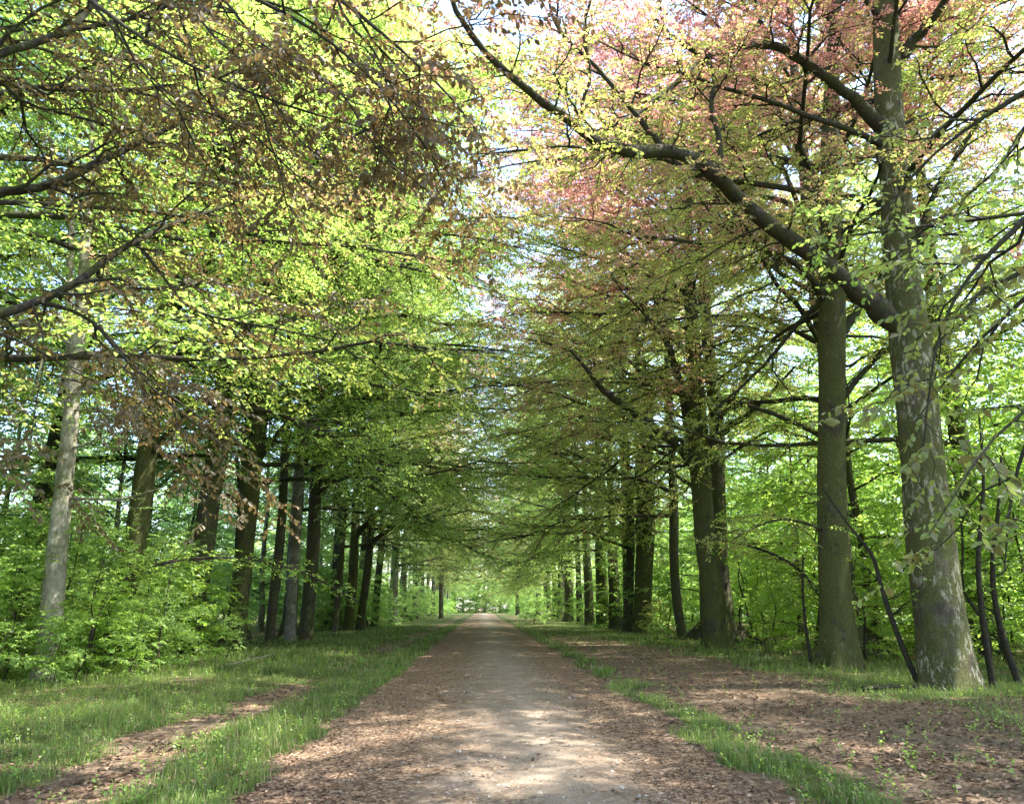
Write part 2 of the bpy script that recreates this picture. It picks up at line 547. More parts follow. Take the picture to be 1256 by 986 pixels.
# the track: a sheet just above the ground, ragged at both edges
tx = np.linspace(0, 1, 45)
ty = axis(-20, 236, 5, 34, 0.25, 1.06)
TXU, TY = np.meshgrid(tx, ty, indexing='xy')
el = TRACK_L - 0.1 + 0.35 * (fbm2(TY * 0, TY, 0.5, 61) - 0.5) + 0.22 * (fbm2(TY * 0, TY, 2.2, 63) - 0.5)
er = TRACK_R + 0.1 + 0.4 * (fbm2(TY * 0, TY, 0.5, 65) - 0.5) + 0.22 * (fbm2(TY * 0, TY, 2.2, 67) - 0.5)
TX = el + (er - el) * TXU
TZ = ground_z(TX, TY) + 0.006 + 0.05 * (1 - (2 * TXU - 1) ** 2) + 0.02 * (fbm2(TX, TY, 0.8, 71) - 0.5) * (1 - (2 * TXU - 1) ** 2)
ny, nx = TX.shape
ii = (np.arange(ny - 1)[:, None] * nx + np.arange(nx - 1)[None, :]).ravel()
for _w in (-0.5, 1.5):
    TZ = TZ - 0.022 * np.exp(-((TX - _w - 0.25 * (fbm2(TY * 0, TY, .25, 73) - .5)) / .22) ** 2)
TF = np.stack([ii, ii + 1, ii + nx + 1, ii + nx], -1)
tm, nt = new_mat('gravel_track')
L_ = nt.links.new
pos = N(nt, 'ShaderNodeNewGeometry').outputs['Position']
sx = N(nt, 'ShaderNodeSeparateXYZ')
L_(pos, sx.inputs[0])
wb = math_n(nt, 'MULTIPLY', math_n(nt, 'SUBTRACT', noise(nt, pos, 1.1, 5, 0.7), 0.5), 2.6)
dx = math_n(nt, 'ABSOLUTE', math_n(nt, 'SUBTRACT', sx.outputs[0], 0.6))
edge = math_n(nt, 'ADD', dx, wb)
er_ = ramp(nt, math_n(nt, 'MULTIPLY', edge, 0.4), ((0.05, (0.15, 0.15, 0.15)), (0.50, (1, 1, 1)))).outputs[0]
ng = noise(nt, pos, 75, 4, 0.75)
ng2 = noise(nt, pos, 2.2, 5, 0.65)
grav = ramp(nt, ng, ((0.3, (0.15, 0.12, 0.092)), (0.5, (0.275, 0.228, 0.18)), (0.72, (0.44, 0.38, 0.315)))).outputs[0]
grav = mix(nt, ramp(nt, ng2, ((0.35, (0, 0, 0)), (0.7, (1, 1, 1)))).outputs[0], grav, (0.23, 0.18, 0.135))
v2 = N(nt, 'ShaderNodeTexVoronoi')
v2.inputs['Scale'].default_value = 26
L_(pos, v2.inputs['Vector'])
v2c = N(nt, 'ShaderNodeSeparateColor')
L_(v2.outputs['Color'], v2c.inputs[0])
litt = ramp(nt, v2c.outputs[0], ((0.0, (0.075, 0.047, 0.030)), (0.4, (0.165, 0.108, 0.070)), (0.8, (0.26, 0.18, 0.122)), (1.0, (0.36, 0.27, 0.19)))).outputs[0]
col = mix(nt, er_, grav, litt)
p = N(nt, 'ShaderNodeBsdfPrincipled')
L_(col, p.inputs['Base Color'])
p.inputs['Roughness'].default_value = 0.92
p.inputs['Specular IOR Level'].default_value = 0.15
b = N(nt, 'ShaderNodeBump')
b.inputs['Strength'].default_value = 0.7
b.inputs['Distance'].default_value = 0.025
L_(math_n(nt, 'ADD', ng, math_n(nt, 'MULTIPLY', v2.outputs['Distance'], 0.8)), b.inputs['Height'])
L_(b.outputs[0], p.inputs['Normal'])
L_(p.outputs[0], N(nt, 'ShaderNodeOutputMaterial').inputs[0])
link('track', mesh_from('track', np.stack([TX, TY, TZ], -1).reshape(-1, 3), [TF], tm, True), kind='structure')

# ------------------------------------------------------------------ crowns
def grow_crown(rng, limbs, cfg):
    """limbs (N,12,3),(N,12) -> (branch wood, list of twig arrays with leaves)"""
    P, Rr = limbs
    w = Wood()
    P2, R2 = grow(rng, P, Rr, cfg.get('d2', 1.25), cfg.get('L2', 2.8), 0.85, 7, t0=cfg.get('t2', 0.22), up=0.10, droop=cfg.get('droop', 0.22), wob=0.045, rmax=0.028)
    P3, R3 = grow(rng, P2, R2, cfg.get('d3', 3.2), cfg.get('L3', 0.95), 0.8, 4, t0=0.12, up=0.03, droop=0.16, wob=0.035, flat=0.85, roll=0.45, rmax=0.012, tip=0.45)
    V, F = tubes(P2, R2, 4); w.add(V, F)
    if cfg.get('thin'):
        mp_ = P3[:, 2]
        kp = vnoise(mp_ * 0.62, cfg['seed'] + 21) * 0.65 + vnoise(mp_ * 1.5, cfg['seed'] + 23) * 0.35 > cfg['thin']
        P3, R3 = P3[kp], R3[kp]
    V, F = tubes(P3, np.maximum(R3, 0.0022), 3); w.add(V, F)
    leaves = [(P3, cfg.get('per_m', 22), cfg['leaf'], cfg.get('hang', 0.1)), (P2[:, 3:], cfg.get('per_m', 22) * 0.4, cfg['leaf'], cfg.get('hang', 0.1))]
    return w, leaves

def auto_limbs(rng, trunk, trad, n, h0, h1, Lmax, bias=None, low=0.35, shape=1.0):
    """limbs leaving the trunk polyline between heights h0 and h1; bias: azimuth they favour"""
    out = []
    z = trunk[:, 2]
    for k in range(n):
        f = (k + rng.uniform(0, 1)) / n
        h = h0 + (h1 - h0) * f
        c = np.array([np.interp(h, z, trunk[:, 0]), np.interp(h, z, trunk[:, 1]), h])
        r = np.interp(h, z, trad)
        az = k * 2.39996 + rng.normal(0, 0.4)
        Lk = Lmax * (1 - 0.44 * f ** 3.0) * rng.uniform(0.7, 1.08)
        if bias is not None:
            cb = math.cos(az - bias)
            Lk *= 1 + 0.42 * cb
        e0 = R(18) + R(48) * f + rng.normal(0, 0.12)
        e1 = R(-8) + R(40) * f + rng.normal(0, 0.15) - low * (1 - f) * 0.4
        P = limb_curve(rng, c, az, e0, e1, Lk)
        r0 = min(r * 0.4, 0.018 + 0.0078 * Lk)
        out.append((P, r0 * (1 - 0.88 * np.linspace(0, 1, 12) ** 0.8)))
    return out

def stackl(l):
    return np.array([a for a, _ in l]), np.array([b for _, b in l])

def trunk_tube(P, Rr, K, sides, flare=0.55, bump=0.07, seed=0, roots=5):
    P, Rr = resample(P, Rr, K)
    base = P[0, 2]
    h = np.maximum(P[:, 2] - base, 0)
    T = Rr * (1 + 0.5 * flare * np.exp(-h / (0.35 + Rr[0] * 0.8)))
    V, F = tubes(P[None], T[None], sides, bump, seed)
    V = V.reshape(K, sides, 3)
    th = np.linspace(0, 2 * np.pi, sides, endpoint=False)
    lob = 0.5 + 0.5 * np.cos(th * roots + seed) + 0.25 * np.cos(th * 2 + seed * 1.7)
    lob = np.clip(lob, 0, None) ** 2.6
    amp = (flare * 2.6 * np.exp(-h / 0.30))[:, None] * lob[None, :]
    C = P[:, None, :]
    V = C + (V - C) * (1 + amp[..., None])
    return V.reshape(-1, 3), F, P, Rr

# ------------------------------------------------------------------ generic crowns, shared between alike trees
PROTO = {}
def proto(key, seed, H, rad, h0, n, Lmax, cfg, bias=None, sides=12, lean=0.35):
    rng = np.random.default_rng(seed)
    K = 14
    z = np.linspace(0, H, K)
    wv = np.cumsum(rng.normal(0, lean * 0.25, (K, 2)), axis=0)
    wv -= wv[0]
    trunk = np.stack([wv[:, 0], wv[:, 1], z], -1)
    trad = rad * (1 - 0.93 * (z / H) ** 1.1)
    trunk[0, 2] = -0.25
    V, F, P, Rr = trunk_tube(trunk, trad, 26, sides, seed=seed)
    tmesh = mesh_from('trunk', V, [F], B_ROW, True)
    ll = auto_limbs(rng, P, Rr, n, h0, H * 0.97, Lmax, bias)
    lw = Wood()
    a, b_ = stackl(ll)
    V, F = tubes(a, b_, 6, 0.06, seed); lw.add(V, F)
    cfg = dict(cfg, seed=seed)
    w, tw = grow_crown(rng, (a, b_), cfg)
    for v, f in zip(w.V, w.F):
        lw.V.append(v); lw.F.append(f - 0 + lw.n)
    lw.n += w.n
    bmesh_ = mesh_from('branches', np.concatenate(lw.V), [np.concatenate(lw.F)], B_LIMB, True)
    cm = crown_mesh('crown', rng, tw, cfg, M_GREEN, np.array([0, 0, h0 + (H - h0) * 0.5]), np.array([Lmax, Lmax, (H - h0) * 0.55]))
    PROTO[key] = (tmesh, bmesh_, cm)

ROAD = 0.0     # crowns lean toward azimuth 0 (+X) in local space; turned about Z when placed
AV = dict(big=0.35, thin=0.33, leaf=0.130, d2=2.0, L2=3.6, d3=5.2, L3=1.25, per_m=20)
for k in range(4):
    proto(('avenue', k), 100 + k, 24.5 + k % 3, 0.36 + 0.03 * (k % 3), 5.6 - 1.2 * (k % 2), 37, 9.3, AV, bias=ROAD)
WD = dict(leaf=0.16, d2=2.0, L2=2.6, d3=4.4, L3=1.0, per_m=25)
for k in range(3):
    proto(('wood', k), 200 + k, 15 + k, 0.17 + 0.02 * k, 1.8, 34, 5.2, WD, sides=8, lean=0.5)
SP = dict(leaf=0.105, d2=3.6, L2=1.2, d3=6.5, L3=0.55, per_m=30, t2=0.12)
for k in range(4):
    proto(('sapling', k), 300 + k, 4.2 + 0.8 * k, 0.035 + 0.006 * k, 0.5, 15, 2.1, SP, sides=6, lean=0.35)

BU = dict(leaf=0.15, d2=3.4, L2=1.3, d3=6.0, L3=0.6, per_m=26, t2=0.1)
for k in range(2):
    proto(('bush', k), 350 + k, 3.4 + 0.8 * k, 0.04, 0.15, 24, 2.3, BU, sides=6, lean=0.3)

def place(key, name, label, cat, loc, rz=0.0, sc=1.0, leaf=None, bark=None, group=None, own_trunk=None, sz=None):
    t = thing(name, label, cat, loc, group)
    t.rotation_euler[2] = rz
    t.scale = (sc, sc, sz or sc)
    tm_, bm_, cm_ = PROTO[key]
    a = link('trunk' if key[0] not in ('sapling', 'bush') else 'stem', tm_, t, mat=bark or B_ROW)
    b_ = link('branches', bm_, t, kind='stuff', mat=B_LIMB)
    c = link('crown' if key[0] not in ('sapling', 'bush') else 'foliage', cm_, t, mat=leaf or M_GREEN)
    return t

# ------------------------------------------------------------------ hand-set trees (trunks and limbs follow the photograph)
def poly(pts, Y):
    """pts: (px, py, width px[, Y]) from the base up -> points and radii"""
    P, Rr = [], []
    for q in pts:
        y = q[3] if len(q) > 3 else Y
        p_ = at(q[0], q[1], y)
        P.append(p_)
        Rr.append(px2m(q[2], p_) / 2)
    return np.array(P), np.array(Rr)

TWIGS = {}
def hero(name, label, trunk_px, Y, limbs_px, cfg, leaf, bark, seed, top=None, auto=None, group=None, base_z=None, stems=(), limb_bark=None, singles=()):
    rng = np.random.default_rng(seed)
    P, Rr = poly(trunk_px, Y) if not isinstance(trunk_px, tuple) else trunk_px
    P = P.copy()
    gz = float(ground_z(P[0, 0], P[0, 1]))
    loc = np.array([P[0, 0], P[0, 1], gz])
    P[0, 2] = gz - 0.3
    if top is not None:      # carry the trunk on above the frame
        d = norm(P[-1] - P[-2])
        k = (top - P[-1, 2]) / max(d[2], 0.3)
        P = np.concatenate([P, [P[-1] + d * k * 0.5 + np.array([0.2, 0.1, 0]), P[-1] + d * k]])
        Rr = np.concatenate([Rr, [Rr[-1] * 0.6, 0.03]])
    t = thing(name, label, 'tree', loc, group)
    K = 70 if Y < 25 else 40
    V, F, TP, TR = trunk_tube(P, Rr, K, 28 if Y < 25 else 16, flare=cfg.get('flare', 0.16), bump=0.09, seed=seed, roots=5)
    link('trunk', mesh_from('trunk', V - loc, [F], bark, True), t)
    for st in stems:
        SPp, SR = poly(st, Y)
        V, F = tubes(*[a[None] for a in resample(SPp, SR, 30)], 12, 0.06, seed)
        link('trunk', mesh_from('trunk', V - loc, [F], bark, True), t)
    lims, lobs = [], []
    for lp in limbs_px:
        LP, LR = poly(lp, Y)
        a, b_ = resample(LP, LR, 34)
        a[1:] += rng.normal(0, 1, a[1:].shape) * b_[1:, None] * 0.12
        b_ = b_ * 0.88
        b_[1:5] *= np.array([1.1, 1.2, 1.14, 1.06])
        V, F = tubes(a[None], b_[None], 10, 0.10, seed + len(lims))
        lo = link('limb', mesh_from('limb', V - loc, [F], limb_bark or B_LIMB, True), t)
        lobs.append(lo)
        lims.append(resample(LP, LR, 12))
    al = auto_limbs(rng, TP, TR, *auto) if auto else []
    cfg = dict(cfg, seed=seed)
    w = Wood()
    if al:
        a, b_ = stackl(al)
        V, F = tubes(a, b_, 6, 0.06, seed); w.add(V, F)
    w2, tw = grow_crown(rng, stackl(lims + al), cfg)
    for v, f in zip(w2.V, w2.F):
        w.add(v, f - 0) if False else (w.V.append(v), w.F.append(f + w.n))
    w.n += w2.n
    link('branches', mesh_from('branches', np.concatenate(w.V) - loc, [np.concatenate(w.F)], limb_bark or B_LIMB, True), t, kind='stuff')
    c = np.array([loc[0], loc[1], 13.0])
    cm = crown_mesh('crown', rng, tw, cfg, leaf, c, np.array([7.5, 7.5, 9.0]))
    cm.transform(__import__('mathutils').Matrix.Translation(-Vector(loc)))
    link('crown', cm, t)
    TWIGS[len(TWIGS)] = tw[0][0].reshape(-1, 3) - loc
    return t, lobs, loc, rng

NEAR = dict(big=0.45, thin=0.25, leaf=0.095, d2=2.2, L2=3.1, d3=6.8, L3=1.0, per_m=36)
NEARX = dict(big=1.1, leaf=0.086, d2=1.6, L2=2.0, d3=4.2, L3=0.7, per_m=24, near=True)

# the two thick beeches on the right-hand verge
t1, _, _, _ = hero('beech_tree', 'thick mossy beech trunk with pale lichen, its long limb arching over the track',
     [(1164, 850, 62), (1158, 790, 61), (1148, 730, 57), (1140, 660, 52), (1132, 590, 49), (1126, 520, 46), (1120, 450, 45), (1112, 380, 42), (1104, 310, 38), (1098, 230, 36), (1091, 150, 34), (1088, 70, 30), (1086, 0, 28), (1084, -60, 26)], 15.9,
     [[(1116, 412, 22), (1092, 393, 27, 15.8), (1070, 372, 26, 15.7), (1045, 350, 24, 15.4), (1000, 312, 23, 14.9), (950, 283, 22, 14.4), (910, 247, 21, 13.9), (880, 219, 20, 13.4), (850, 193, 19, 12.9), (820, 186, 18, 12.5), (780, 186, 18, 12.1), (740, 180, 16, 11.7), (705, 155, 14, 11.3), (660, 122, 12, 10.9), (620, 90, 10, 10.5), (590, 60, 9, 10.2), (560, 20, 8, 9.9), (548, -20, 6, 9.6)],
      [(1086, 165, 20), (1072, 148, 16, 15.7), (1045, 118, 14, 15.5), (1010, 94, 13, 15.2), (975, 68, 12, 15.0), (950, 55, 11, 14.7), (900, 57, 10, 14.2), (870, 68, 9, 13.9), (850, 85, 9, 13.7), (820, 110, 8, 13.4), (790, 135, 6, 13.1), (760, 150, 5, 12.8), (735, 165, 3, 12.5)],
      [(886, 218, 8, 13.4), (882, 165, 8, 13.5), (870, 130, 7, 13.6), (878, 100, 6, 13.7), (868, 72, 6, 13.8), (835, 55, 5, 13.8), (800, 20, 4, 13.6)],
      [(815, 184, 8, 12.5), (775, 135, 7, 12.3), (735, 85, 6, 12.1), (690, 45, 5, 11.9), (672, 12, 4, 11.8), (678, -20, 3, 11.6)],
      [(735, 170, 6, 11.7), (712, 145, 5, 11.6), (716, 118, 5, 11.5), (726, 95, 4, 11.4), (720, 60, 3, 11.3)],
      [(735, 184, 5, 11.7), (690, 178, 4, 11.2), (630, 186, 3.5, 10.6), (575, 190, 2, 10.0)],
      [(942, 54, 7, 14.7), (935, 30, 6, 14.6), (925, 5, 5, 14.5), (930, -30, 4, 14.4)],
      [(1100, 75, 16), (1128, 42, 13, 15.6), (1155, 10, 11, 15.2), (1180, -30, 9, 14.8)],
      [(1112, 330, 12), (1130, 280, 8, 15.6), (1150, 225, 7, 15.3), (1190, 165, 6, 15.0), (1230, 110, 4, 14.6)],
      [(1122, 470, 10), (1150, 420, 7, 16.5), (1200, 380, 5, 17.0), (1260, 355, 4, 17.6)]],
     dict(NEAR, flare=.22, big=.3, d3=7.6, per_m=36, thin=.26), M_COPPER, B_NEAR, 11, top=25.0, auto=(24, 9.5, 24.5, 8.2, math.pi, 0.2))

t2, _, _, _ = hero('beech_tree', 'straight dark beech trunk with splayed mossy roots beside the thickest trunk',
     [(1030, 826, 46), (1028, 780, 42), (1024, 720, 37), (1021, 650, 34), (1020, 580, 33), (1021, 500, 32), (1021, 420, 31), (1021, 340, 29), (1019, 260, 26), (1018, 180, 22), (1020, 110, 18), (1022, 50, 15)], 20.8,
     [[(1012, 372, 11), (1003, 352, 9, 20.4), (990, 335, 8, 20), (960, 312, 8, 19.3), (910, 299, 7, 18.3), (870, 300, 6, 17.6), (840, 296, 5, 17), (790, 290, 3, 16.2)],
      [(1030, 410, 13), (1055, 378, 10, 20.8), (1078, 345, 8, 20.8), (1110, 300, 6, 20.8)],
      [(1032, 490, 9), (1060, 455, 7, 20.5), (1085, 430, 5, 20), (1130, 400, 3, 19.5)],
      [(1008, 370, 8), (975, 400, 6, 21.5), (945, 440, 5, 22), (915, 470, 4, 22.6), (880, 500, 3, 23)],
      [(1015, 250, 10), (990, 200, 8, 20.2), (960, 150, 6, 19.5), (940, 100, 4, 18.8)],
      [(1012, 650, 6), (985, 640, 4, 20.2), (950, 635, 3, 19.6), (900, 660, 2, 19)]],
     dict(NEAR, leaf=0.11, d3=6.4, per_m=28, flare=.6, big=.3), M_COPPER, B_MOSS, 12, top=25.5, auto=(26, 9.0, 25.0, 8.2, math.pi, 0.2))

t3, _, _, _ = hero('beech_tree', 'forked beech with a low pale limb reaching left, third trunk beyond the thickest one',
     [(882, 797, 34), (880, 760, 31), (873, 720, 28), (866, 670, 25), (861, 610, 25), (857, 550, 27), (854, 500, 24), (851, 440, 18), (848, 380, 16), (845, 330, 12)], 31.7,
     [[(853, 575, 14), (835, 550, 12, 31), (808, 530, 12, 30.2), (780, 508, 11, 29.4), (752, 488, 10, 28.6), (735, 475, 8, 28), (722, 455, 6, 27.4), (700, 430, 4, 26.8)],
      [(852, 575, 13), (845, 530, 11, 31.8), (835, 475, 10, 32), (820, 425, 9, 32), (808, 392, 7, 32), (800, 340, 5, 32)],
      [(866, 552, 10), (890, 527, 9, 31.5), (920, 507, 7, 31), (945, 482, 5, 30.6), (975, 450, 3, 30)],
      [(868, 560, 8), (880, 520, 6), (905, 480, 5), (935, 420, 4), (960, 350, 3)]],
     dict(NEAR, leaf=0.13, d3=4.6, per_m=23), M_COPPER, B_MOSS, 13, top=24.5, auto=(28, 9.5, 24.0, 8.6, math.pi, 0.3))

# trees just out of frame whose limbs hang into it
def loose(x, y, H, r):
    return (np.array([[x, y, -0.3], [x + .1, y, 3], [x - .1, y + .1, 7], [x, y, 12], [x + .1, y, H]]), np.array([r, r * .9, r * .75, r * .5, .04]))

tR0, lR0, locR0, rngR0 = hero('beech_tree', 'beech whose large-leaved sprays hang in front of the thickest trunk',
     loose(8.6, 4.2, 24, 0.42), 5,
     [[(1420, 150, 24, 4.6), (1330, 200, 14, 4.8), (1240, 285, 8, 5.0), (1185, 340, 5, 5.1), (1150, 410, 4, 5.2), (1138, 490, 3, 5.25), (1132, 560, 2, 5.3)],
      [(1420, 20, 24, 5.0), (1300, 90, 12, 5.4), (1210, 140, 6, 5.7), (1130, 200, 3, 6.0), (1085, 260, 2, 6.2)],
      [(1420, 380, 20, 4.6), (1310, 470, 10, 5.0), (1255, 545, 5, 5.2), (1238, 620, 4, 5.3), (1232, 700, 2, 5.3)],
      [(1420, 250, 20, 5.2), (1300, 330, 10, 5.8), (1230, 390, 5, 6.2), (1180, 440, 3, 6.5), (1120, 520, 2, 6.8)]],
     dict(NEARX, d2=2.0, L2=2.4, d3=5.0, L3=0.7, per_m=28, hang=0.35), M_DUSK, B_NEAR, 14, auto=(20, 11.5, 23.5, 8.5, math.pi, 0.1))

tL0, lL0, locL0, rngL0 = hero('copper_beech_tree', 'copper beech whose dark leafy limbs reach in over the verge shrubs',
     loose(-9.2, 6.8, 24, 0.45), 7,
     [[(-160, 430, 26, 7.5), (0, 386, 13, 8.2), (45, 370, 12, 8.5), (100, 344, 11, 8.9), (130, 318, 10, 9.1), (175, 290, 8, 9.4), (230, 268, 6, 9.8), (285, 250, 4, 10.2)],
      [(-160, 262, 26, 7.5), (0, 237, 14, 8.2), (40, 231, 13, 8.4), (75, 222, 12, 8.6), (110, 206, 11, 8.8), (150, 186, 10, 9.1), (190, 166, 8, 9.4), (218, 153, 5, 9.6)],
      [(-160, 90, 20, 7.3), (0, 101, 7, 8.0), (40, 109, 7, 8.3), (90, 110, 6, 8.6), (150, 112, 5, 9.0), (205, 105, 4, 9.4)],
      [(-160, 110, 22, 7.2), (0, 68, 11, 7.7), (60, 47, 10, 8.0), (92, 34, 9, 8.2), (112, 8, 8, 8.3), (135, -30, 7, 8.5)],
      [(90, 36, 7, 8.2), (150, 27, 6, 8.4), (200, 10, 5, 8.6), (250, -10, 4, 8.8)],
      [(5, 105, 5, 8.0), (30, 128, 4, 8.2), (80, 140, 4, 8.6), (150, 158, 3, 9.0), (205, 165, 2, 9.4)],
      [(45, 370, 6, 8.5), (100, 383, 5, 8.8), (140, 420, 4, 9.0), (180, 465, 3, 9.2), (250, 515, 2, 9.5)],
      [(-100, 370, 8, 7.6), (0, 410, 4, 8.0), (40, 425, 3.5, 8.2), (80, 450, 3, 8.4), (118, 470, 2, 8.5)],
      [(165, 295, 5, 9.4), (205, 345, 4, 9.6), (225, 375, 4, 9.7), (262, 390, 3.5, 9.9), (350, 405, 3, 10.4), (405, 418, 2, 10.8)],
      [(150, -60, 8, 6.0), (300, -10, 6, 6.1), (400, 45, 4, 6.2), (470, 110, 4, 6.3), (520, 175, 3, 6.4), (548, 235, 2, 6.4)],
      [(60, -40, 8, 6.6), (160, 40, 6, 6.7), (260, 95, 4, 6.8), (350, 130, 4, 6.9), (455, 160, 2, 7.0)],
      [(330, -60, 9, 6.5), (420, 0, 6, 6.6), (490, 60, 4, 6.7), (545, 110, 3, 6.8), (585, 160, 2, 6.9)],
      [(140, -90, 5, 6.3), (260, -20, 4, 6.4), (330, 70, 3.5, 6.3), (420, 105, 3, 6.4), (455, 180, 2.5, 6.5), (525, 235, 1.5, 6.6)],
      [(400, -80, 5, 6.9), (415, 20, 4, 7.0), (470, 70, 3, 7.1), (480, 150, 2.5, 7.1), (515, 200, 1.5, 7.2)],
      [(220, -60, 5, 7.0), (240, 30, 4, 7.1), (320, 90, 3.5, 7.1), (365, 180, 2.5, 7.2), (440, 215, 1.5, 7.3)],
      [(60, -60, 5, 7.4), (150, 50, 4, 7.5), (215, 130, 3.5, 7.5), (300, 150, 3, 7.6), (380, 235, 2, 7.7), (430, 240, 1.5, 7.7)],
      [(40, 372, 3, 8.4), (58, 430, 2, 8.4), (44, 490, 1.5, 8.3), (36, 560, 1.2, 8.3), (28, 610, 1, 8.3)],
      [(120, 400, 5, 8.8), (170, 460, 4, 9.0), (220, 505, 3, 9.2), (290, 560, 2, 9.4)]],
     dict(NEARX, d2=2.8, L2=2.6, d3=6.8, L3=0.8, per_m=32, hang=0.4), M_COPPER_SHADE, B_NEAR, 15, auto=(20, 10.0, 23.5, 8.8, 0.0, 0.1))

# left-hand side
tLa, _, _, _ = hero('birch_tree', 'slim pale-barked birch leaning inwards among the verge shrubs',
     [(52, 838, 26), (62, 760, 25), (70, 680, 25), (76, 620, 23), (84, 540, 18), (92, 460, 17), (98, 400, 15), (103, 330, 12), (108, 250, 9), (112, 180, 6), (115, 120, 4)], 18.0,
     [[(79, 610, 5), (110, 612, 4, 17.8), (150, 613, 3, 17.6), (185, 602, 2, 17.4)],
      [(86, 550, 4), (110, 545, 3, 17.6), (125, 530, 2, 17.4)],
      [(88, 470, 8, 18.0), (84, 400, 10, 18.3), (86, 330, 9, 18.6), (88, 250, 7, 18.9), (84, 180, 4, 19)]],
     dict(NEAR, leaf=0.09, L2=1.6, d3=4.5, per_m=24), M_PALE, B_PALE, 16, auto=(12, 6.0, 14.0, 2.6, None, 0.3), limb_bark=B_PALE)

def row_hero(name, label, pts, Y, limbs, leaf, bark, seed, toward, n=16):
    rng = np.random.default_rng(seed)
    P, Rr = poly(pts, Y)
    loc = np.array([P[0, 0], P[0, 1], float(ground_z(P[0, 0], P[0, 1]))])
    Rr = Rr * 0.88
    P[0, 2] = loc[2] - 0.3
    key = ('avenue', seed % 4)
    k = P[:, 2] < 9.0
    k[:3] = True
    P, Rr = P[k], Rr[k]
    t = thing(name, label, 'tree', loc)
    tz = np.array([12.0, 16.0, 21.0, 24.2])
    tz = tz[tz > P[-1, 2] + 1.5]
    ax = np.array([loc[0], loc[1], 0])
    off = (P[-1] - ax) * np.array([1, 1, 0])
    r1 = Rr[-1]
    P = np.concatenate([P, [ax + off * 0.8 + UP * q for q in tz]])
    Rr = np.concatenate([Rr, [max(0.03, r1 * (24.8 - q) / (24.8 - P[k.sum() - 1, 2])) for q in tz]])
    V, F, TP, TR = trunk_tube(P, Rr, 44, 16, flare=0.12, bump=0.11, seed=seed)
    link('trunk', mesh_from('trunk', V - loc, [F], bark, True), t)
    for i, lp in enumerate(limbs):
        LP, LR = poly(lp, Y)
        a, b_ = resample(LP, LR, 26)
        a[1:] += rng.normal(0, 1, a[1:].shape) * b_[1:, None] * 0.12
        V, F = tubes(a[None], b_[None], 8, 0.10, seed + i)
        link('limb', mesh_from('limb', V - loc, [F], B_LIMB, True), t)
    rz = toward + rng.normal(0, .35)
    for nm, me, mt, kd in (('branches', PROTO[key][1], B_LIMB, 'stuff'), ('crown', PROTO[key][2], leaf, None)):
        o = link(nm, me, t, kind=kd, mat=mt, loc=off * 0.8 + UP * (2.0 if Y < 50 and toward == 0 else 0.6))
        o.rotation_euler[2] = rz
        q = 1.26 if Y < 50 else 1.12
        o.scale = (q, q, 1.22 if Y < 50 else 1.12)
    return t, None, loc, rng

row_hero('beech_tree', 'stout leaning beech, second trunk along from the pale birch', [(138, 800, 34), (150, 740, 31), (160, 700, 30), (170, 640, 29), (178, 580, 29), (184, 530, 26), (190, 450, 22), (195, 380, 18)], 24,
         [[(182, 560, 8), (215, 520, 6, 23), (260, 480, 4, 22), (320, 450, 3, 21)]], M_MIXED, B_MOSS, 21, 0.0)
row_hero('beech_tree', 'leaning dark beech trunk clothed in small leafy shoots, left row', [(232, 800, 32), (240, 740, 30), (248, 680, 30), (256, 620, 30), (266, 560, 29), (272, 500, 25), (280, 420, 20)], 29,
         [[(270, 530, 8), (300, 490, 6), (350, 450, 4), (400, 430, 3)]], M_GREEN, B_ROW, 22, 0.0)
row_hero('beech_tree', 'broad mossy beech trunk with a stub branch at head height of fork', [(288, 795, 28), (293, 740, 26), (299, 680, 26), (303, 630, 26), (307, 590, 28), (309, 540, 24), (312, 450, 18)], 33,
         [[(298, 625, 9), (285, 610, 6, 33), (277, 606, 4, 33)], [(296, 600, 8, 33), (293, 585, 6, 33.2), (290, 560, 5, 33.4)], [(312, 570, 9), (350, 520, 6, 32), (400, 470, 4, 31), (460, 440, 3, 30)]], M_MIXED, B_MOSS, 23, 0.0)
row_hero('beech_tree', 'thin dark wavy trunk between two thicker left-row beeches', [(330, 790, 14), (335, 740, 13), (342, 680, 13), (347, 620, 12), (349, 560, 11), (352, 480, 9)], 38, [], M_GREEN, B_ROW, 24, 0.0, n=12)
row_hero('beech_tree', 'slender grey-brown beech with pale streak on its sunny side', [(355, 788, 17), (358, 730, 15), (361, 670, 15), (364, 610, 15), (366, 550, 13), (368, 480, 10)], 40, [], M_PALE, B_GREY, 25, 0.0, n=12)
row_hero('beech_tree', 'dark upright beech with twin limbs forking toward the track, left row', [(374, 787, 22), (379, 740, 19), (384, 680, 18), (386, 620, 18), (388, 560, 16), (390, 480, 12)], 41,
         [[(390, 610, 9), (405, 590, 7, 40.6), (425, 560, 5, 40), (450, 520, 3, 39.4)]], M_MIXED, B_ROW, 26, 0.0)
row_hero('beech_tree', 'lean dark trunk starting the clump of four left-row beeches', [(411, 774, 9), (415, 720, 9), (420, 660, 9), (423, 610, 8), (426, 540, 7)], 54, [], M_GREEN, B_ROW, 27, 0.0, n=12)
row_hero('beech_tree', 'mossy trunk second in the clump, its long limb rising over the verge', [(427, 772, 14), (432, 720, 13), (435, 660, 13), (436, 610, 11), (438, 540, 9)], 56,
         [[(438, 655, 8), (470, 622, 6, 55), (505, 588, 5, 54), (540, 552, 3, 53)]], M_MIXED, B_MOSS, 28, 0.0, n=13)
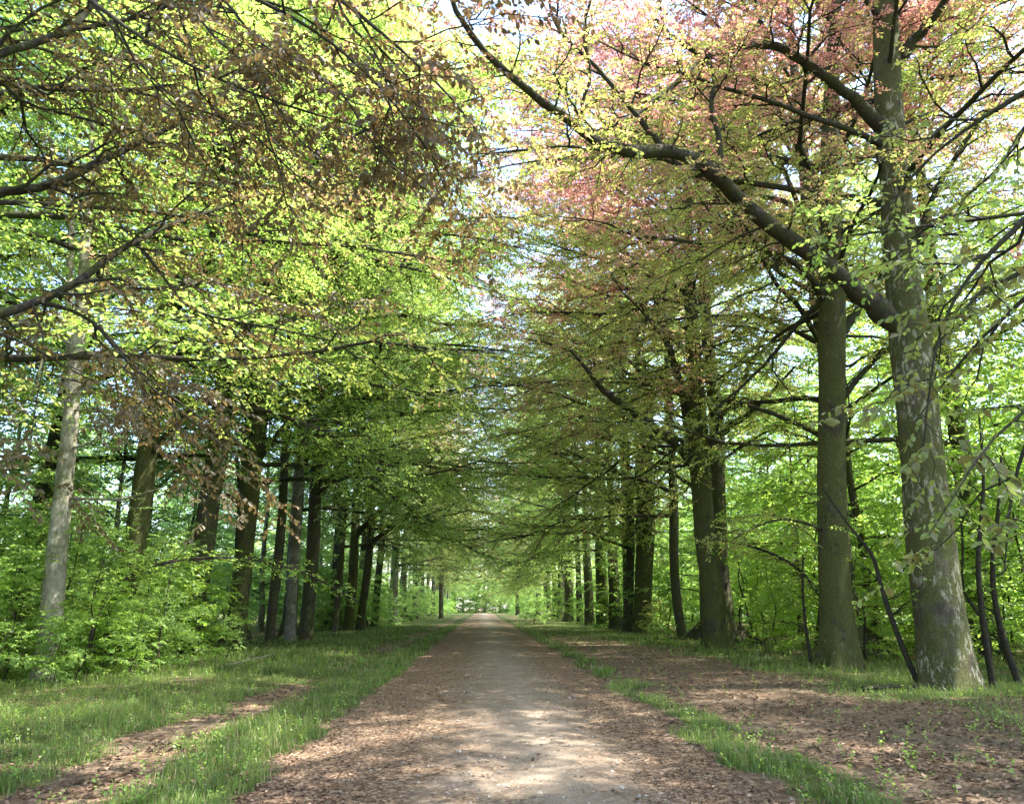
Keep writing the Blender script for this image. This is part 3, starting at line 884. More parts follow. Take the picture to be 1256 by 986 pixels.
row_hero('beech_tree', 'dark trunk third in the clump with a low limb arching outwards', [(441, 771, 12), (448, 720, 11), (455, 660, 11), (460, 610, 10), (464, 540, 8)], 58,
         [[(444, 672, 7), (485, 645, 5, 57), (530, 605, 4, 56), (560, 578, 3, 55)]], M_GREEN, B_ROW, 29, 0.0, n=13)
row_hero('beech_tree', 'thin trunk at the far end of the left-row clump', [(459, 763, 11), (463, 720, 10), (469, 660, 9), (472, 610, 8), (475, 540, 7)], 68, [], M_GREEN, B_ROW, 30, 0.0, n=12)
row_hero('beech_tree', 'lone greyish trunk past the clump in front of coppery leaves', [(482, 758, 14), (483, 720, 12), (486, 670, 11), (488, 620, 10), (490, 560, 8)], 78, [], M_COPPER, B_GREY, 31, 0.0, n=14)
row_hero('beech_tree', 'small dark trunk at the far grassy bend of the left row', [(541, 757, 7), (541, 720, 6), (542, 680, 6), (543, 630, 5)], 118, [], M_MIXED, B_ROW, 32, 0.0, n=14)

# right-hand row, further on
row_hero('beech_tree', 'slim trunk lit by sunny leaves just behind the forked beech', [(838, 780, 15), (830, 740, 13), (826, 680, 13), (827, 620, 13), (829, 560, 13), (831, 480, 10)], 44, [], M_COPPER, B_ROW, 41, math.pi, n=11)
row_hero('beech_tree', 'stout beech splitting into three stems at mid height', [(789, 772, 28), (789, 730, 24), (791, 680, 24), (793, 640, 26), (797, 605, 28), (802, 570, 16), (806, 520, 12), (808, 440, 9)], 52,
         [[(793, 625, 16), (786, 590, 13), (785, 560, 11), (788, 500, 9), (790, 440, 6)], [(796, 615, 14), (795, 580, 11), (797, 540, 9), (800, 480, 6)], [(800, 640, 6), (815, 625, 4), (826, 612, 3)]], M_COPPER, B_MOSS, 42, math.pi)
tiv, _, livy, rngI = row_hero('beech_tree', 'dark ivy-clad trunk beside the stout three-stemmed beech', [(769, 776, 15), (771, 740, 13), (773, 690, 12), (774, 640, 11), (774, 580, 10), (775, 500, 8)], 53.5, [], M_MIXED, B_ROW, 43, math.pi, n=11)
row_hero('beech_tree', 'pale-sided trunk, nearer of the touching pair in the right row', [(755, 768, 18), (753, 720, 15), (751, 670, 14), (747, 620, 13), (740, 570, 10), (733, 520, 8)], 62,
         [[(748, 620, 8), (738, 590, 6), (724, 575, 5), (690, 565, 3)]], M_MIXED, B_ROW, 44, math.pi)
row_hero('beech_tree', 'mossy trunk, further of the touching pair in the right row', [(739, 767, 19), (738, 720, 16), (736, 670, 14), (731, 620, 12), (724, 570, 9)], 65, [], M_GREEN, B_MOSS, 45, math.pi)
row_hero('beech_tree', 'upright dark trunk next along from the touching pair', [(723, 764, 15), (722, 720, 12), (719, 670, 11), (715, 610, 10), (710, 540, 8)], 72, [], M_MIXED, B_ROW, 46, math.pi)
row_hero('beech_tree', 'narrow trunk with a bright sunlit edge in the right row', [(711, 760, 9), (710, 720, 8), (708, 670, 7), (706, 610, 6)], 82, [], M_GREEN, B_ROW, 47, math.pi, n=12)
row_hero('beech_tree', 'dark trunk behind the narrow sunlit-edged one', [(699, 757, 10), (699, 720, 9), (698, 670, 8), (697, 610, 7)], 92, [], M_MIXED, B_ROW, 48, math.pi, n=12)
row_hero('beech_tree', 'faint thin trunk behind the round bright bush', [(687, 755, 8), (687, 720, 7), (687, 670, 6), (686, 620, 5)], 102, [], M_COPPER, B_ROW, 49, math.pi, n=12)
row_hero('beech_tree', 'small dark trunk standing where the track meets the far wood', [(635, 750, 6), (634, 720, 5), (632, 690, 4), (630, 650, 3)], 170, [], M_MIXED, B_ROW, 50, math.pi, n=14)

# ivy on the ivy-clad trunk
rng = np.random.default_rng(5)
Pc = np.array([at(770, 772, 53.3), at(773, 690, 53.3), at(774, 620, 53.3)])
Q = []
for k in range(260):
    f = rng.uniform(0, 1) ** 1.2
    c = np.array([np.interp(f, [0, .55, 1], Pc[:, i]) for i in range(3)])
    a = rng.uniform(0, 6.283)
    o = np.array([math.cos(a), math.sin(a), 0])
    r = 0.42
    Q.append([c + o * r, c + o * (r + .18) + UP * .15, c + o * (r + .3 + rng.uniform(0, .35)) + UP * .05])
iv = crown_mesh('ivy', rng, [(np.array(Q), 16, 0.14, 0.3)], dict(seed=5), M_IVY, Pc[1], np.array([2, 2, 4.]))
iv.transform(__import__('mathutils').Matrix.Translation(-Vector(livy)))
link('ivy', iv, tiv)

# big single leaves of the two near sprays, each an object of its own
def leaf_mesh(rng, L):
    b_ = L * 0.30
    cu = rng.uniform(0.02, 0.10)
    rows = [(0, 0.04), (.14, .55), (.34, .95), (.55, 1.0), (.76, .7), (.92, .28), (1.0, .02)]
    V, F = [], []
    for t, w in rows:
        zc = -cu * L * t * t * 2
        V += [(-w * b_, t * L, zc + .16 * w * b_), (0, t * L, zc), (w * b_, t * L, zc + .16 * w * b_)]
    for k in range(len(rows) - 1):
        a = k * 3
        F += [(a, a + 1, a + 4, a + 3), (a + 1, a + 2, a + 5, a + 4)]
    me = mesh_from('leaf', V, [np.array(F)], None, True, {'tint': ('FACE', np.full(len(F), rng.uniform(.2, .9))), 'copper': ('FACE', np.full(len(F), rng.uniform(.1, .9)))})
    return me
lr = np.random.default_rng(77)
LEAVES = [leaf_mesh(lr, 0.095 * s) for s in (0.85, 1.0, 1.1, 0.95)]
for me in LEAVES:
    me.materials.append(M_MIXED)
def hang_leaves(limbs, twigs, rng, n, leaf, reach=1.0):
    for lo in limbs:
        me = lo.data
        co = np.empty(len(me.vertices) * 3, np.float32); me.vertices.foreach_get('co', co)
        rings = co.reshape(34, 10, 3).mean(1)[12:]
        near = twigs[(np.linalg.norm(twigs[:, None, :] - rings[None], axis=2).min(1) < reach)]
        if not len(near):
            continue
        for q in near[rng.integers(0, len(near), n)]:
            o = bpy.data.objects.new('leaf', LEAVES[int(rng.integers(4))])
            COL.objects.link(o)
            o.parent = lo
            o.location = q + rng.normal(0, .012, 3)
            o.rotation_euler = (rng.normal(-0.8, 0.45), rng.normal(0, 0.4), rng.uniform(0, 6.283))
            s = rng.uniform(.75, 1.15)
            o.scale = (s, s, s)
            o.material_slots[0].link = 'OBJECT'
            o.material_slots[0].material = leaf
hang_leaves([lR0[0], lR0[2], lR0[3]], TWIGS[3], lr, 70, M_DUSK)
hang_leaves(lL0[9:16], TWIGS[4], lr, 32, M_COPPER_SHADE)
hang_leaves(lL0[6:8], TWIGS[4], lr, 35, M_COPPER_SHADE)

# ------------------------------------------------------------------ copied trees
rg = random.Random(4)
def gz(x, y):
    return float(ground_z(x, y)) - 0.05
# far avenue, both sides
far_leaf = [M_MIXED, M_GREEN, M_COPPER, M_MIXED]
k = 0
y = 88.0
while y < 300:
    for sx_ in (-1, 1):
        x = sx_ * (10.4 + rg.uniform(-.8, .8)) + 0.3
        yy = y + rg.uniform(-2, 2) + (4 if sx_ > 0 else 0)
        place(('avenue', k % 4), 'beech_tree', 'far avenue beech arching over the end of the track', 'tree', (x, yy, gz(x, yy)), rg.uniform(-.4, .4) + (math.pi if sx_ > 0 else 0), rg.uniform(1.0, 1.15), far_leaf[rg.randrange(4)], B_ROW, 'far beeches closing the avenue')
        k += 1
    y += 9.0 if y < 150 else 16.0
# a second line of crowns over the near rows, and trees added behind and beside the viewer to shade the near track
NEARBY = ((10.2, -9.5, M_COPPER, 'unseen copper beech added behind the viewer for shade, right verge'), (-10.2, -9, M_COPPER, 'unseen copper beech added behind the viewer for shade, left verge'),
 (-13.4, 15.2, M_COPPER, 'copper beech whose bronze crown rises behind the pale birch'), (12.4, 26.8, M_COPPER, 'copper beech between the straight trunk with splayed roots and the forked beech'),
 (19, 7, M_GREEN, 'green beech added behind the right row for shade, closest to the viewer'), (11.5, 40, M_COPPER, 'copper beech in the gap past the slim sunlit trunk'),
 (-11.2, 47, M_COPPER, 'copper beech set back before the clump of four trunks'), (-16.5, 12, M_GREEN, 'green beech deep in the thicket level with the pale birch'),
 (17, -2, M_GREEN, 'green beech added behind the right row for shade, level with the viewer'), (21, 44, M_GREEN, 'green beech deep in the wood behind the slim sunlit trunk'),
 (17.5, 27.5, M_COPPER, 'copper beech a step behind the straight trunk with splayed roots'), (10.8, 35.5, M_COPPER, 'tall copper beech straight behind the forked beech'),
 (-11.2, 37, M_MIXED, 'tall olive-green beech among the slender left-row trunks'), (-10.6, 58, M_MIXED, 'tall olive-green beech rising behind the clump of four trunks'), (-10.6, 70, M_COPPER, 'tall copper beech rising past the clump of four trunks'),
 (10.9, 59, M_COPPER, 'tall copper beech right behind the ivy-clad trunk'), 
 (22.5, 17, M_COPPER, 'copper beech deep in the wood behind the thickest trunk'), (-17.5, 22, M_GREEN, 'green beech behind the stout leaning left-row beech'),
 (-18, 32, M_GREEN, 'green beech behind the broad mossy left-row beech'), (-23, 15, M_GREEN, 'green beech furthest back beyond the pale birch'),
 (-24, 27, M_GREEN, 'green beech furthest back beyond the leaning left-row beeches'), (-18.5, 43, M_GREEN, 'green beech behind the dark left-row beech with twin limbs'))
for i, (x, yy, lf, lab) in enumerate(NEARBY):
    place(('avenue', 2 * (i % 2)), 'copper_beech_tree' if lf is M_COPPER else 'beech_tree', lab, 'tree', (x, yy, gz(x, yy)), rg.uniform(-.5, .5) + (math.pi if x > 0 else 0), rg.uniform(1.05, 1.2), lf, B_ROW,
          'copper beeches in the near avenue' if lf is M_COPPER else 'green beeches behind the near rows', sz=1.25 if 26 < yy < 75 else None)
# woodland behind the rows
def wood(side, n, seed, label, group, leaf, bark, x0, x1, y0, y1):
    r2 = random.Random(seed)
    pts = []
    tries = 0
    while len(pts) < n and tries < 4000:
        tries += 1
        x, yy = side * r2.uniform(x0, x1), r2.uniform(y0, y1)
        if all((x - a) ** 2 + (yy - b_) ** 2 > 14 for a, b_ in pts):
            pts.append((x, yy))
    for i, (x, yy) in enumerate(pts):
        place(('wood', i % 3), 'woodland_tree', label, 'tree', (x, yy, gz(x, yy)), r2.uniform(0, 6.28), r2.uniform(.8, 1.15), leaf[i % len(leaf)], bark, group)
wood(1, 70, 8, 'bright green woodland tree beyond the right-hand beeches', 'woodland trees past the right row', [M_SUNNY, M_SUNNY, M_PALE], B_ROW, 14.5, 40, 16, 120)
wood(-1, 60, 9, 'pale green woodland tree beyond the left-hand beeches', 'woodland trees past the left row', [M_PALE, M_PALE, M_GREEN], B_GREY, 14, 42, 10, 130)
for i, (x, yy) in enumerate(((-17, 14.5), (-20, 18), (-22, 24), (-16, 19.5), (-25.5, 20), (-19.5, 26), (-27, 27), (-15.8, 9.5))):
    place(('wood', i % 3), 'woodland_tree', 'pale green woodland tree beyond the left-hand beeches', 'tree', (x, yy, gz(x, yy)), i * 1.4, 1.0, M_PALE if i % 2 else M_SUNNY, B_GREY, 'woodland trees past the left row')
wood(1, 26, 10, 'distant tree closing the view past the right-hand wood', 'distant trees to the right', [M_GREEN], B_ROW, 42, 80, 26, 190)
wood(-1, 26, 12, 'distant tree closing the view past the left-hand wood', 'distant trees to the left', [M_PALE], B_GREY, 42, 80, 14, 190)
for i in range(13):
    x, yy = -45 + 7.4 * i + rg.uniform(-1.5, 1.5), 250 + 12 * (i % 3)
    place(('avenue', i % 4), 'woodland_tree', 'tree of the wood where the track ends', 'tree', (x, yy, gz(x, yy)), i * 1.3, rg.uniform(.9, 1.1), M_MIXED if i % 2 else M_GREEN, B_ROW, 'trees where the track ends')
for i in range(80):
    sd_ = 1 if i % 2 else -1
    yy = 26 + 110 * (i / 80)
    x = sd_ * (16 + 24 * ((i * 0.618) % 1)) + rg.uniform(-1, 1)
    place(('bush', i % 2), 'woodland_bush', 'sunny green bush in the wood past the right row' if sd_ > 0 else 'pale green bush in the wood past the left row', 'bush', (x, yy, gz(x, yy)), i * 1.1, rg.uniform(1.0, 1.7), M_SUNNY if sd_ > 0 else M_PALE, B_TWIG, 'bushes past the right row' if sd_ > 0 else 'bushes past the left row')
# verge shrubs and saplings
SH = [(-11, 16.5, 1.2), (-8.9, 18.3, .95), (-10.4, 20.5, 1.1), (-8.3, 21.0, .75), (-9.2, 24, .85), (-12, 22.5, 1.2), (-10.5, 27, .9), (-9.0, 28.5, .6), (-12.5, 30, 1.1), (-12.8, 35, 1.0), (-13.2, 41, 1.0), (-14, 48, 1.0), (-13.5, 17.5, 1.2), (-15, 26, 1.3), (-12.3, 12.5, 1.1), (-10.6, 12.2, 1.0), (-11.8, 19.2, 1.0), (-9.9, 17.0, .7), (-8.0, 18.9, .5), (-14.6, 21.5, 1.2), (-14.2, 31, 1.2), (-11.6, 33, .8), (-15.5, 37, 1.3), (-9.3, 22.2, .6), (-7.6, 24.5, .4), (-9.6, 19.4, .7), (-10.2, 13.8, .9), (-11.5, 14.8, 1.0), (-12.4, 18.2, 1.1), (-13.2, 15.2, 1.2), (-10.9, 23.6, .9), (-12.9, 25.4, 1.0), (-13.6, 28.5, 1.1), (-11.0, 30.2, .7), (-9.2, 31.5, .45)]
for i, (x, yy, s) in enumerate(SH):
    place(('sapling', i % 4), 'beech_sapling', 'leafy green sapling in the thicket along the left verge', 'sapling', (x, yy, gz(x, yy)), i * 1.7, s * 0.72, M_GREEN if i % 3 else M_PALE, B_TWIG, 'saplings in the left thicket')
for i, (x, yy, s) in enumerate([(-9.0, 19.6, .5), (-9.4, 23.2, .75), (-9.6, 27.4, .75), (-10.4, 18.2, .6), (-11.2, 16.4, .8), (-12.2, 14.6, .9), (-10.2, 25.2, .8), (-11.8, 20.6, .9), (-10.8, 12.4, .55), (-9.0, 17.6, .3), (-12.0, 28, 1.0)]):
    place(('bush', i % 2), 'beech_bush', 'dense leafy bush filling the left thicket below the trunks', 'bush', (x, yy, gz(x, yy)), i * 1.3, s, M_PALE if i % 2 else M_SUNNY, B_TWIG, 'bushes in the left thicket')
SH2 = [(11.8, 24.5, .8), (13.2, 21, 1.0), (14.0, 17.5, 1.1), (9.7, 27.5, .45), (12.4, 29, .9), (13.8, 33, 1.1), (12.6, 37, .9), (14.5, 26, 1.1), (16, 22, 1.2), (14.2, 43, 1.1), (15.5, 13.5, 1.0), (17, 30, 1.2), (16.5, 38, 1.2), (14.8, 52, 1.2), (15.2, 62, 1.3), (18, 16.5, 1.2), (12.9, 47, .8), (13.2, 57, 1.0), (18.5, 25, 1.3), (20, 21, 1.2), (19, 34, 1.3), (12.2, 33, .6), (11.6, 41, .6), (21, 29, 1.3), (15.4, 19.3, .8), (13.9, 39.5, .9), (17.8, 44, 1.3), (12.8, 66, 1.0), (15.8, 24.2, .9), (17.2, 20.3, 1.0), (19.5, 18.2, 1.2), (22, 24, 1.3), (15.0, 29.5, .9), (16.8, 34.5, 1.1), (18.8, 40, 1.2), (13.0, 26.6, .5), (23, 33, 1.4), (20.5, 46, 1.4), (16.2, 48, 1.2), (16.9, 26.8, 1.0)]
for i, (x, yy, s) in enumerate(SH2):
    place(('sapling', (i + 1) % 4), 'beech_sapling', 'airy yellow-green sapling among the right-hand trunks', 'sapling', (x, yy, gz(x, yy)), i * 2.1, s * 1.12, M_SUNNY, B_TWIG, 'saplings among the right trunks')
for i in range(84):
    sd_ = 1 if i % 2 else -1
    yy = 56 + 180 * (i / 84) ** 1.2
    x = 0.3 + sd_ * rg.uniform(8.6, 14) 
    place(('bush', i % 2), 'bush', 'leafy bush between trunks of the far avenue', 'bush', (x, yy, gz(x, yy)), i * 1.9, rg.uniform(.6, 1.5), M_GREEN if i % 3 else M_PALE, B_TWIG, 'bushes under the far avenue')
for i in range(15):
    x, yy = -14 + 2.0 * i, 239 + (i * 7) % 6
    place(('bush', i % 2), 'bush', 'bush closing off the end of the track', 'bush', (x, yy, gz(x, yy)), i * 2.3, rg.uniform(1.6, 2.4), M_PALE if i % 2 else M_GREEN, B_TWIG, 'bushes at the end of the track')
b1 = at(655, 752, 78)
place(('bush', 0), 'bush', 'round bright green bush on the grass beside the far track', 'bush', (b1[0], 78, gz(b1[0], 78)), 0.4, 0.85, M_PALE, B_TWIG)
b1 = at(808, 790, 36)
place(('bush', 1), 'bush', 'low leafy bush at the foot of the forked beech', 'bush', (b1[0], 36, gz(b1[0], 36)), 0.9, 0.4, M_MIXED, B_TWIG)

# slim leaning stems near the thick trunk
def sapling_stem(name, label, pts, Y, seed, leaf=M_GREEN, d2=2.2, L2=1.5, t0=.3):
    rng = np.random.default_rng(seed)
    P, Rr = poly(pts, Y)
    g0 = float(ground_z(P[0, 0], P[0, 1]))
    loc = np.array([P[0, 0], P[0, 1], g0]); P[0, 2] = g0 - 0.1
    t = thing(name, label, 'sapling', loc)
    a, b_ = resample(P, Rr, 24)
    V, F = tubes(a[None], b_[None], 8, 0.05, seed)
    link('stem', mesh_from('stem', V - loc, [F], B_TWIG, True), t)
    P2, R2 = grow(rng, a[None, ::2], b_[None, ::2], d2, L2, 0.8, 7, t0=t0, up=.10, rmax=.02)
    cfg = dict(seed=seed, leaf=0.08)
    P3, R3 = grow(rng, P2, R2, 6, .55, .8, 4, rmax=.008)
    w = Wood(); V, F = tubes(P2, R2, 4); w.add(V, F); V, F = tubes(P3, np.maximum(R3, .002), 3); w.add(V, F)
    me = w.mesh('branches', B_TWIG); 
    T = __import__('mathutils').Matrix.Translation(-Vector(loc))
    me.transform(T)
    link('branches', me, t, kind='stuff')
    cm = crown_mesh('foliage', rng, [(P3, 26, .085, .1)], cfg, leaf, loc + UP * 2, np.array([2, 2, 3.])); cm.transform(T)
    link('foliage', cm, t)
sapling_stem('beech_sapling', 'leaning dark sapling just in front of the thickest trunk', [(1131, 848, 8), (1105, 790, 7), (1080, 720, 6), (1072, 680, 5), (1045, 650, 3), (1010, 600, 2)], 16.2, 401)
sapling_stem('beech_sapling', 'wavy upright sapling close beside the thickest trunk', [(1219, 845, 9), (1208, 780, 8), (1202, 730, 7), (1199, 690, 6), (1203, 640, 5), (1208, 590, 4), (1200, 500, 2)], 16.0, 402)
sapling_stem('beech_sapling', 'curved sapling leaning away from the wavy upright one', [(1252, 838, 10), (1232, 790, 8), (1220, 740, 7), (1216, 690, 6), (1225, 630, 5), (1228, 560, 3)], 16.4, 403)
sapling_stem('beech_sapling', 'small bare-stemmed sapling standing before the dark straight trunk', [(995, 806, 5), (988, 770, 4), (984, 720, 3), (985, 680, 2)], 22.5, 404)

sapling_stem('beech_sapling', 'arching sapling bent low across the leaning left-row trunks', [(105, 835, 8, 19.5), (112, 770, 5, 19.6), (140, 712, 4, 19.8), (200, 688, 3, 20.2), (270, 682, 2.5, 20.8), (340, 690, 2, 21.3), (395, 712, 2.5, 21.7), (440, 738, 2, 22)], 20, 405, M_SUNNY, 7.5, 1.3, .3)
sapling_stem('beech_sapling', 'low leafy sapling leaning out before the straight dark trunk', [(1040, 812, 6), (1015, 740, 5), (975, 690, 4), (920, 668, 3), (870, 660, 2)], 24, 406, M_MIXED, 7, 1.3, .3)

# ------------------------------------------------------------------ grass, fallen leaves, stones
def visible(x, y):
    return np.abs(x - y * 0.036) < y * 0.72 + 1.0

rng = np.random.default_rng(21)
def blades(n, ymin, ymax, pw, hgt, wid, seed):
    rng = np.random.default_rng(seed)
    yy = ymin + (ymax - ymin) * rng.uniform(0, 1, n * 3) ** pw
    xx = rng.uniform(-1, 1, n * 3) * (yy * 0.72 + 1) + yy * 0.036
    m = grass_mask(xx, yy)
    tuft = fbm2(xx, yy, 2.2, 90 + seed)
    keep = (rng.uniform(0, 1, len(xx)) < np.clip((m - .25) * 1.6, 0, 1) * np.clip(tuft * 3.0 - .8, 0.08, 1)) & ~((xx > TRACK_L + .05) & (xx < TRACK_R - .05)) & (np.abs(xx) < 34)
    xx, yy, m, tuft = xx[keep][:n], yy[keep][:n], m[keep][:n], tuft[keep][:n]
    M = len(xx)
    zz = ground_z(xx, yy)
    a = rng.uniform(0, 6.283, M)
    h = hgt * rng.uniform(.35, 1.15, M) * (0.25 + 1.5 * tuft ** 1.5) * (0.5 + .6 * m)
    w = wid * rng.uniform(.7, 1.3, M)
    b0 = np.stack([xx, yy, zz - .01], -1)
    s = np.stack([np.cos(a), np.sin(a), 0 * a], -1) * w[:, None]
    ln = np.stack([np.cos(a + 1.57), np.sin(a + 1.57), 0 * a], -1) * rng.normal(0, .4, M)[:, None] + np.stack([rng.normal(0, .2, M), rng.normal(0, .2, M), 0 * a], -1)
    mid = b0 + UP * (h * .6)[:, None] + ln * (h * .35)[:, None]
    tip = b0 + UP * (h * (1 - .3 * np.linalg.norm(ln, axis=1)))[:, None] + ln * h[:, None]
    V = np.stack([b0 - s, b0 + s, mid + s * .7, mid - s * .7, tip], 1).reshape(-1, 3)
    o = np.arange(M)[:, None] * 5
    return V, o + np.array([0, 1, 2, 3]), o + np.array([3, 2, 4]), np.concatenate([np.clip(.5 + (fbm2(xx, yy, .8, 5) - .5) * 1.4 + rng.normal(0, .2, M), 0, 1)] * 2)

GR = ((0.040, 0.066, 0.016), (0.110, 0.150, 0.040))
GT = ((0.055, 0.095, 0.018), (0.16, 0.23, 0.05))
SR = ((0.15, 0.12, 0.065), (0.26, 0.21, 0.12))
ST = ((0.08, 0.06, 0.03), (0.14, 0.11, 0.05))
M_GRASS = leaf_mat('grass_blade', (GR, SR), (GT, ST), gloss=0.25)
for n, y0, y1, pw, h, w, sd_ in ((80000, 6, 22, 1.5, .20, .005, 1), (40000, 20, 70, 1.6, .24, .015, 2)):
    V, F4, F3, tint = blades(n, y0, y1, pw, h, w, sd_)
    link('grass', mesh_from('grass', V, [F4, F3], M_GRASS, False, {'tint': ('FACE', tint), 'copper': ('FACE', np.tile((np.random.default_rng(3).uniform(0, 1, len(F4)) < 0.10).astype(float), 2))}), kind='stuff')

# broad-leaved herbs and seedlings in the turf
def herbs(n, seed):
    rng = np.random.default_rng(seed)
    yy = 7 + 40 * rng.uniform(0, 1, n) ** 1.5
    xx = rng.uniform(-1, 1, n) * (yy * 0.7 + 1) + yy * .036
    m = grass_mask(xx, yy)
    ok = (rng.uniform(0, 1, n) < m + .08) & ~((xx > TRACK_L - .1) & (xx < TRACK_R + .1))
    xx, yy = xx[ok], yy[ok]
    M = len(xx)
    b0 = np.stack([xx, yy, ground_z(xx, yy)], -1)
    d = norm(np.stack([rng.normal(0, .5, M), rng.normal(0, .5, M), np.ones(M)], -1))
    u = np.linspace(0, 1, 3)[None, :, None]
    return b0[:, None, :] + d[:, None, :] * u * rng.uniform(.06, .22, M)[:, None, None]
cm = crown_mesh('undergrowth', rng, [(herbs(5000, 6), 40, .045, 0.0)], dict(seed=6), M_GREEN, np.zeros(3), np.array([20, 20, 4.]))
link('undergrowth', cm, kind='stuff')

lm, nt = new_mat('dry_leaf')
t = N(nt, 'ShaderNodeAttribute', attribute_name='tint').outputs['Fac']
c = ramp(nt, t, ((0.0, (0.05, 0.03, 0.02)), (0.4, (0.13, 0.078, 0.05)), (0.8, (0.24, 0.155, 0.105)), (1.0, (0.38, 0.28, 0.2)))).outputs[0]
p = N(nt, 'ShaderNodeBsdfPrincipled')
nt.links.new(c, p.inputs['Base Color'])
p.inputs['Roughness'].default_value = 0.6
p.inputs['Specular IOR Level'].default_value = 0.3
nt.links.new(p.outputs[0], N(nt, 'ShaderNodeOutputMaterial').inputs[0])
M_DRY = lm
n = 210000
rng = np.random.default_rng(33)
yy = 5.5 + 34 * rng.uniform(0, 1, n) ** 1.6
xx = rng.uniform(-1, 1, n) * (yy * 0.72 + 1) + yy * .036
gmk = grass_mask(xx, yy)
on_track = (xx > TRACK_L) & (xx < TRACK_R)
dens = np.where(on_track, np.clip((np.abs(xx - .35) + 1.6 * (fbm2(xx, yy, .9, 77) - .5) - .75) / 1.1, 0.05, .8), np.clip(.75 - .8 * gmk, .05, 1) * np.clip(fbm2(xx, yy, 1.1, 79) * 2.2 - .5, .1, 1))
keep = rng.uniform(0, 1, n) < dens
xx, yy = xx[keep], yy[keep]
M = len(xx)
zz = ground_z(xx, yy) + .008 + .012 * rng.uniform(0, 1, M)
uu = (xx - TRACK_L) / (TRACK_R - TRACK_L)
zz += np.where((uu > 0) & (uu < 1), .05 * (1 - (2 * uu - 1) ** 2), 0)
a = rng.uniform(0, 6.283, M)
d = norm(np.stack([np.cos(a), np.sin(a), rng.normal(0, .22, M)], -1))
nz = norm(UP + rng.normal(0, .3, (M, 3)))
w = norm(np.cross(nz, d)); nz = np.cross(d, w)
Lf = (np.where(on_track[keep], .033, .052) * np.clip(rng.lognormal(-.1, .38, M), .35, 1.9))[:, None]
b0 = np.stack([xx, yy, zz], -1)
V = np.stack([b0 - d * Lf * .5, b0 + w * Lf * .32 + nz * Lf * .16, b0 + d * Lf * .5, b0 - w * Lf * .32 + nz * Lf * .16], 1).reshape(-1, 3)
link('fallen_leaves', mesh_from('fallen_leaves', V, [np.arange(M * 4).reshape(M, 4)], M_DRY, False, {'tint': ('FACE', np.clip(rng.normal(.42, .27, M) + .5 * (fbm2(xx, yy, .8, 83) - .5), 0, 1))}), kind='stuff')

# small stones on the track
rng = np.random.default_rng(51)
M = 3200
yy = 6 + 26 * rng.uniform(0, 1, M) ** 1.6
xx = np.clip(rng.normal(.5, 1.1, M), TRACK_L, TRACK_R)
uu = (xx - TRACK_L) / (TRACK_R - TRACK_L)
c0 = np.stack([xx, yy, ground_z(xx, yy) + .005 + .05 * (1 - (2 * uu - 1) ** 2)], -1)
octa = np.array([[1, 0, 0], [0, 1, 0], [-1, 0, 0], [0, -1, 0], [0, 0, .7], [0, 0, -.7]])
V = c0[:, None, :] + octa[None] * (rng.lognormal(-4.75, .45, M)[:, None, None] * rng.uniform(.6, 1.3, (M, 6, 1)))
ft = np.array([[0, 1, 4], [1, 2, 4], [2, 3, 4], [3, 0, 4], [1, 0, 5], [2, 1, 5], [3, 2, 5], [0, 3, 5]])
sm, nt = new_mat('flint')
p = N(nt, 'ShaderNodeBsdfPrincipled')
nt.links.new(ramp(nt, N(nt, 'ShaderNodeAttribute', attribute_name='tint').outputs['Fac'], ((0, (.12, .1, .085)), (1, (.42, .38, .33)))).outputs[0], p.inputs['Base Color'])
p.inputs['Roughness'].default_value = .8
nt.links.new(p.outputs[0], N(nt, 'ShaderNodeOutputMaterial').inputs[0])
link('gravel', mesh_from('gravel', V.reshape(-1, 3), [(np.arange(M)[:, None, None] * 6 + ft[None]).reshape(-1, 3)], sm, False, {'tint': ('FACE', np.repeat(rng.uniform(0, 1, M), 8))}), kind='stuff')

# fallen sticks on the verge
def stick(label, pts, r, seed, mat=B_TWIG):
    rng = np.random.default_rng(seed)
    P = np.array([[x, y, float(ground_z(x, y)) + z] for x, y, z in pts])
    a, b_ = resample(P, np.linspace(r, r * .4, len(P)), 16)
    a += rng.normal(0, r * .5, a.shape)
    a[:, 2] = np.maximum(a[:, 2], ground_z(a[:, 0], a[:, 1]) + r * .6)
    V, F = tubes(a[None], b_[None], 7, .15, seed)
    o = link('fallen_branch', mesh_from('fallen_branch', V, [F], mat, True))
    o['label'] = label; o['category'] = 'fallen branch'
stick('dark fallen branch lying at the foot of the thickest trunk', [(7.2, 15.3, .05), (7.9, 15.5, .09), (8.6, 15.4, .05)], .05, 1)
stick('short pale stick lying on the leafy path by the grass strip', [(3.0, 8.9, .03), (3.25, 8.8, .04), (3.55, 8.6, .03)], .012, 2, B_PALE)
stick('thin pale dead branch lying on the verge past the thicket', [(-6.9, 21.6, .05), (-6.2, 21.9, .2), (-5.6, 22.3, .35)], .018, 3, B_PALE)

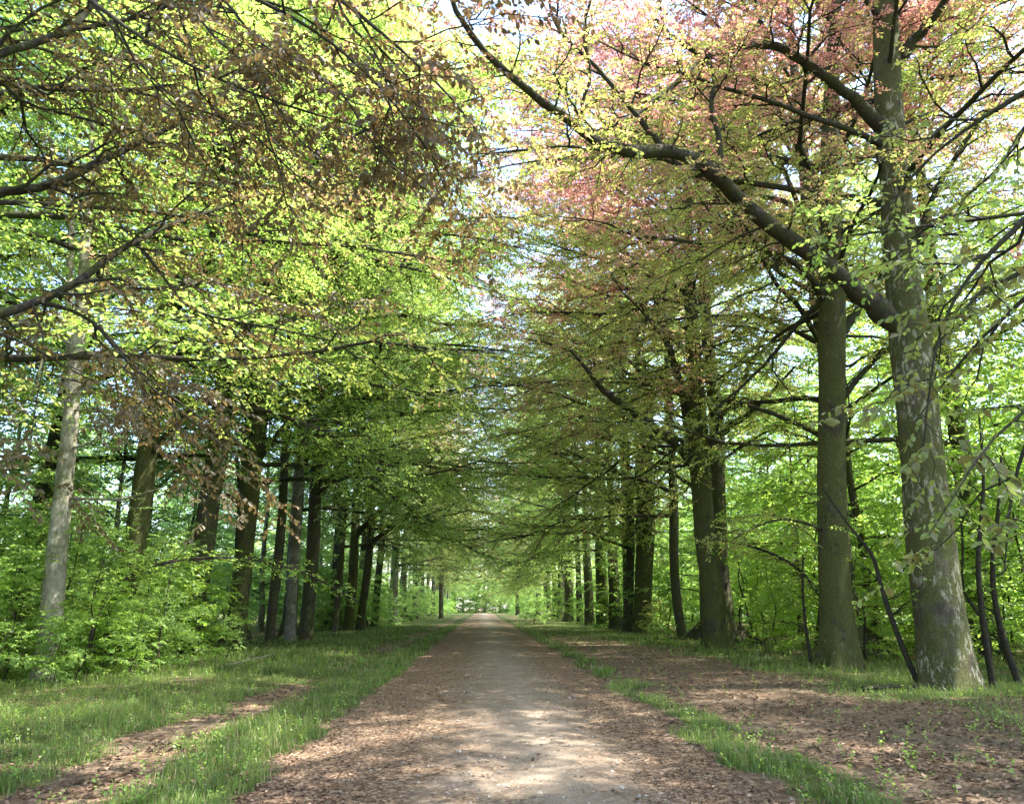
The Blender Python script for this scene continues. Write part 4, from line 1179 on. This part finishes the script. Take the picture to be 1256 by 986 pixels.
# ------------------------------------------------------------------ labels that say which one
LAND = [(52, 838, 18, 'the pale birch'), (138, 800, 24, 'the stout leaning beech'), (232, 800, 29, 'the dark shoot-clad beech'), (288, 795, 33, 'the broad mossy beech'),
        (355, 788, 40, 'the slender grey-brown beech'), (374, 787, 41, 'the dark twin-limbed beech'), (427, 772, 56, 'the clump of four trunks'), (482, 758, 78, 'the lone greyish trunk'),
        (541, 757, 118, 'the grassy-bend trunk'), (1166, 850, 15.9, 'the thickest trunk'), (1030, 826, 20.8, 'the splay-rooted trunk'), (882, 797, 31.7, 'the forked beech'),
        (838, 780, 44, 'the slim sunlit trunk'), (789, 772, 52, 'the three-stemmed beech'), (769, 776, 53.5, 'the ivy-clad trunk'), (747, 768, 63, 'the touching pair of trunks'),
        (711, 760, 82, 'the narrow sunlit-edged trunk'), (687, 755, 102, 'the faint thin trunk'), (635, 750, 170, 'the track-end trunk')]
LAND = [(*at(px, py, Y)[:2], n) for px, py, Y, n in LAND]
TONE = {M_PALE.name: 'pale green', M_GREEN.name: 'mid green', M_SUNNY.name: 'bright green', M_MIXED.name: 'olive green'}
for o in list(S.objects):
    g = o.get('group')
    if o.parent or g not in ('saplings in the left thicket', 'bushes in the left thicket', 'saplings among the right trunks', 'bushes under the far avenue', 'woodland trees past the right row',
                             'woodland trees past the left row', 'bushes past the right row', 'bushes past the left row'):
        continue
    x, y = o.location.x, o.location.y
    lx, ly, nm = min(LAND, key=lambda q: (q[0] - x) ** 2 + (q[1] - y) ** 2 * .5)
    dx, dy = abs(x) - abs(lx), y - ly
    where = 'close beside' if abs(dx) < 1.6 and abs(dy) < 1.6 else ('on the verge side of' if dx < -1.2 else ('just past' if dy > 0 and abs(dx) < 3 else ('just before' if abs(dx) < 3 else ('behind' if abs(dx) < 12 else 'far behind'))))
    kind = o['category']
    lf = [c for c in o.children if c.name.startswith(('crown', 'foliage'))][0]
    tone = TONE.get(lf.material_slots[0].material.name, 'green')
    sc = o.scale[0]
    size = {'sapling': ('low', 'slim', 'tall'), 'bush': ('low', 'rounded', 'high'), 'tree': ('small', 'slender', 'tall')}[kind][0 if sc < .7 else (1 if sc < 1.05 else 2)]
    o['label'] = f'{size} {tone} {"woodland tree" if kind == "tree" else ("woodland bush" if "past" in g else kind)} {where} {nm}'
ORD = ('first', 'second', 'third', 'fourth', 'fifth', 'sixth')
for sd_, nm in ((-1, 'left'), (1, 'right')):
    row = sorted((o for o in S.objects if o.get('group') == 'far beeches closing the avenue' and o.location.x * sd_ > 0), key=lambda o: o.location.y)
    for i, o in enumerate(row):
        o['label'] = f'far avenue beech, {ORD[i]} of the distant part of the {nm} row' if i < 6 else f'faint far beech near the end of the {nm} row'
CARD = {2: 'two', 3: 'three', 4: 'four', 5: 'five', 6: 'six'}
same = {}
for o in S.objects:
    if not o.parent and o.get('label'):
        same.setdefault(o['label'], []).append(o)
for lab, os_ in same.items():
    if 2 <= len(os_) <= 6:
        os_.sort(key=lambda o: o.location.x ** 2 + o.location.y ** 2)
        for i, o in enumerate(os_):
            n_ = len(os_)
            rank = 'nearest' if i == 0 else (('farther' if n_ == 2 else 'farthest') if i == n_ - 1 else f'{ORD[i]} nearest')
            o['label'] = f'{lab}, {"nearer" if n_ == 2 and i == 0 else rank} of {CARD[n_]}'
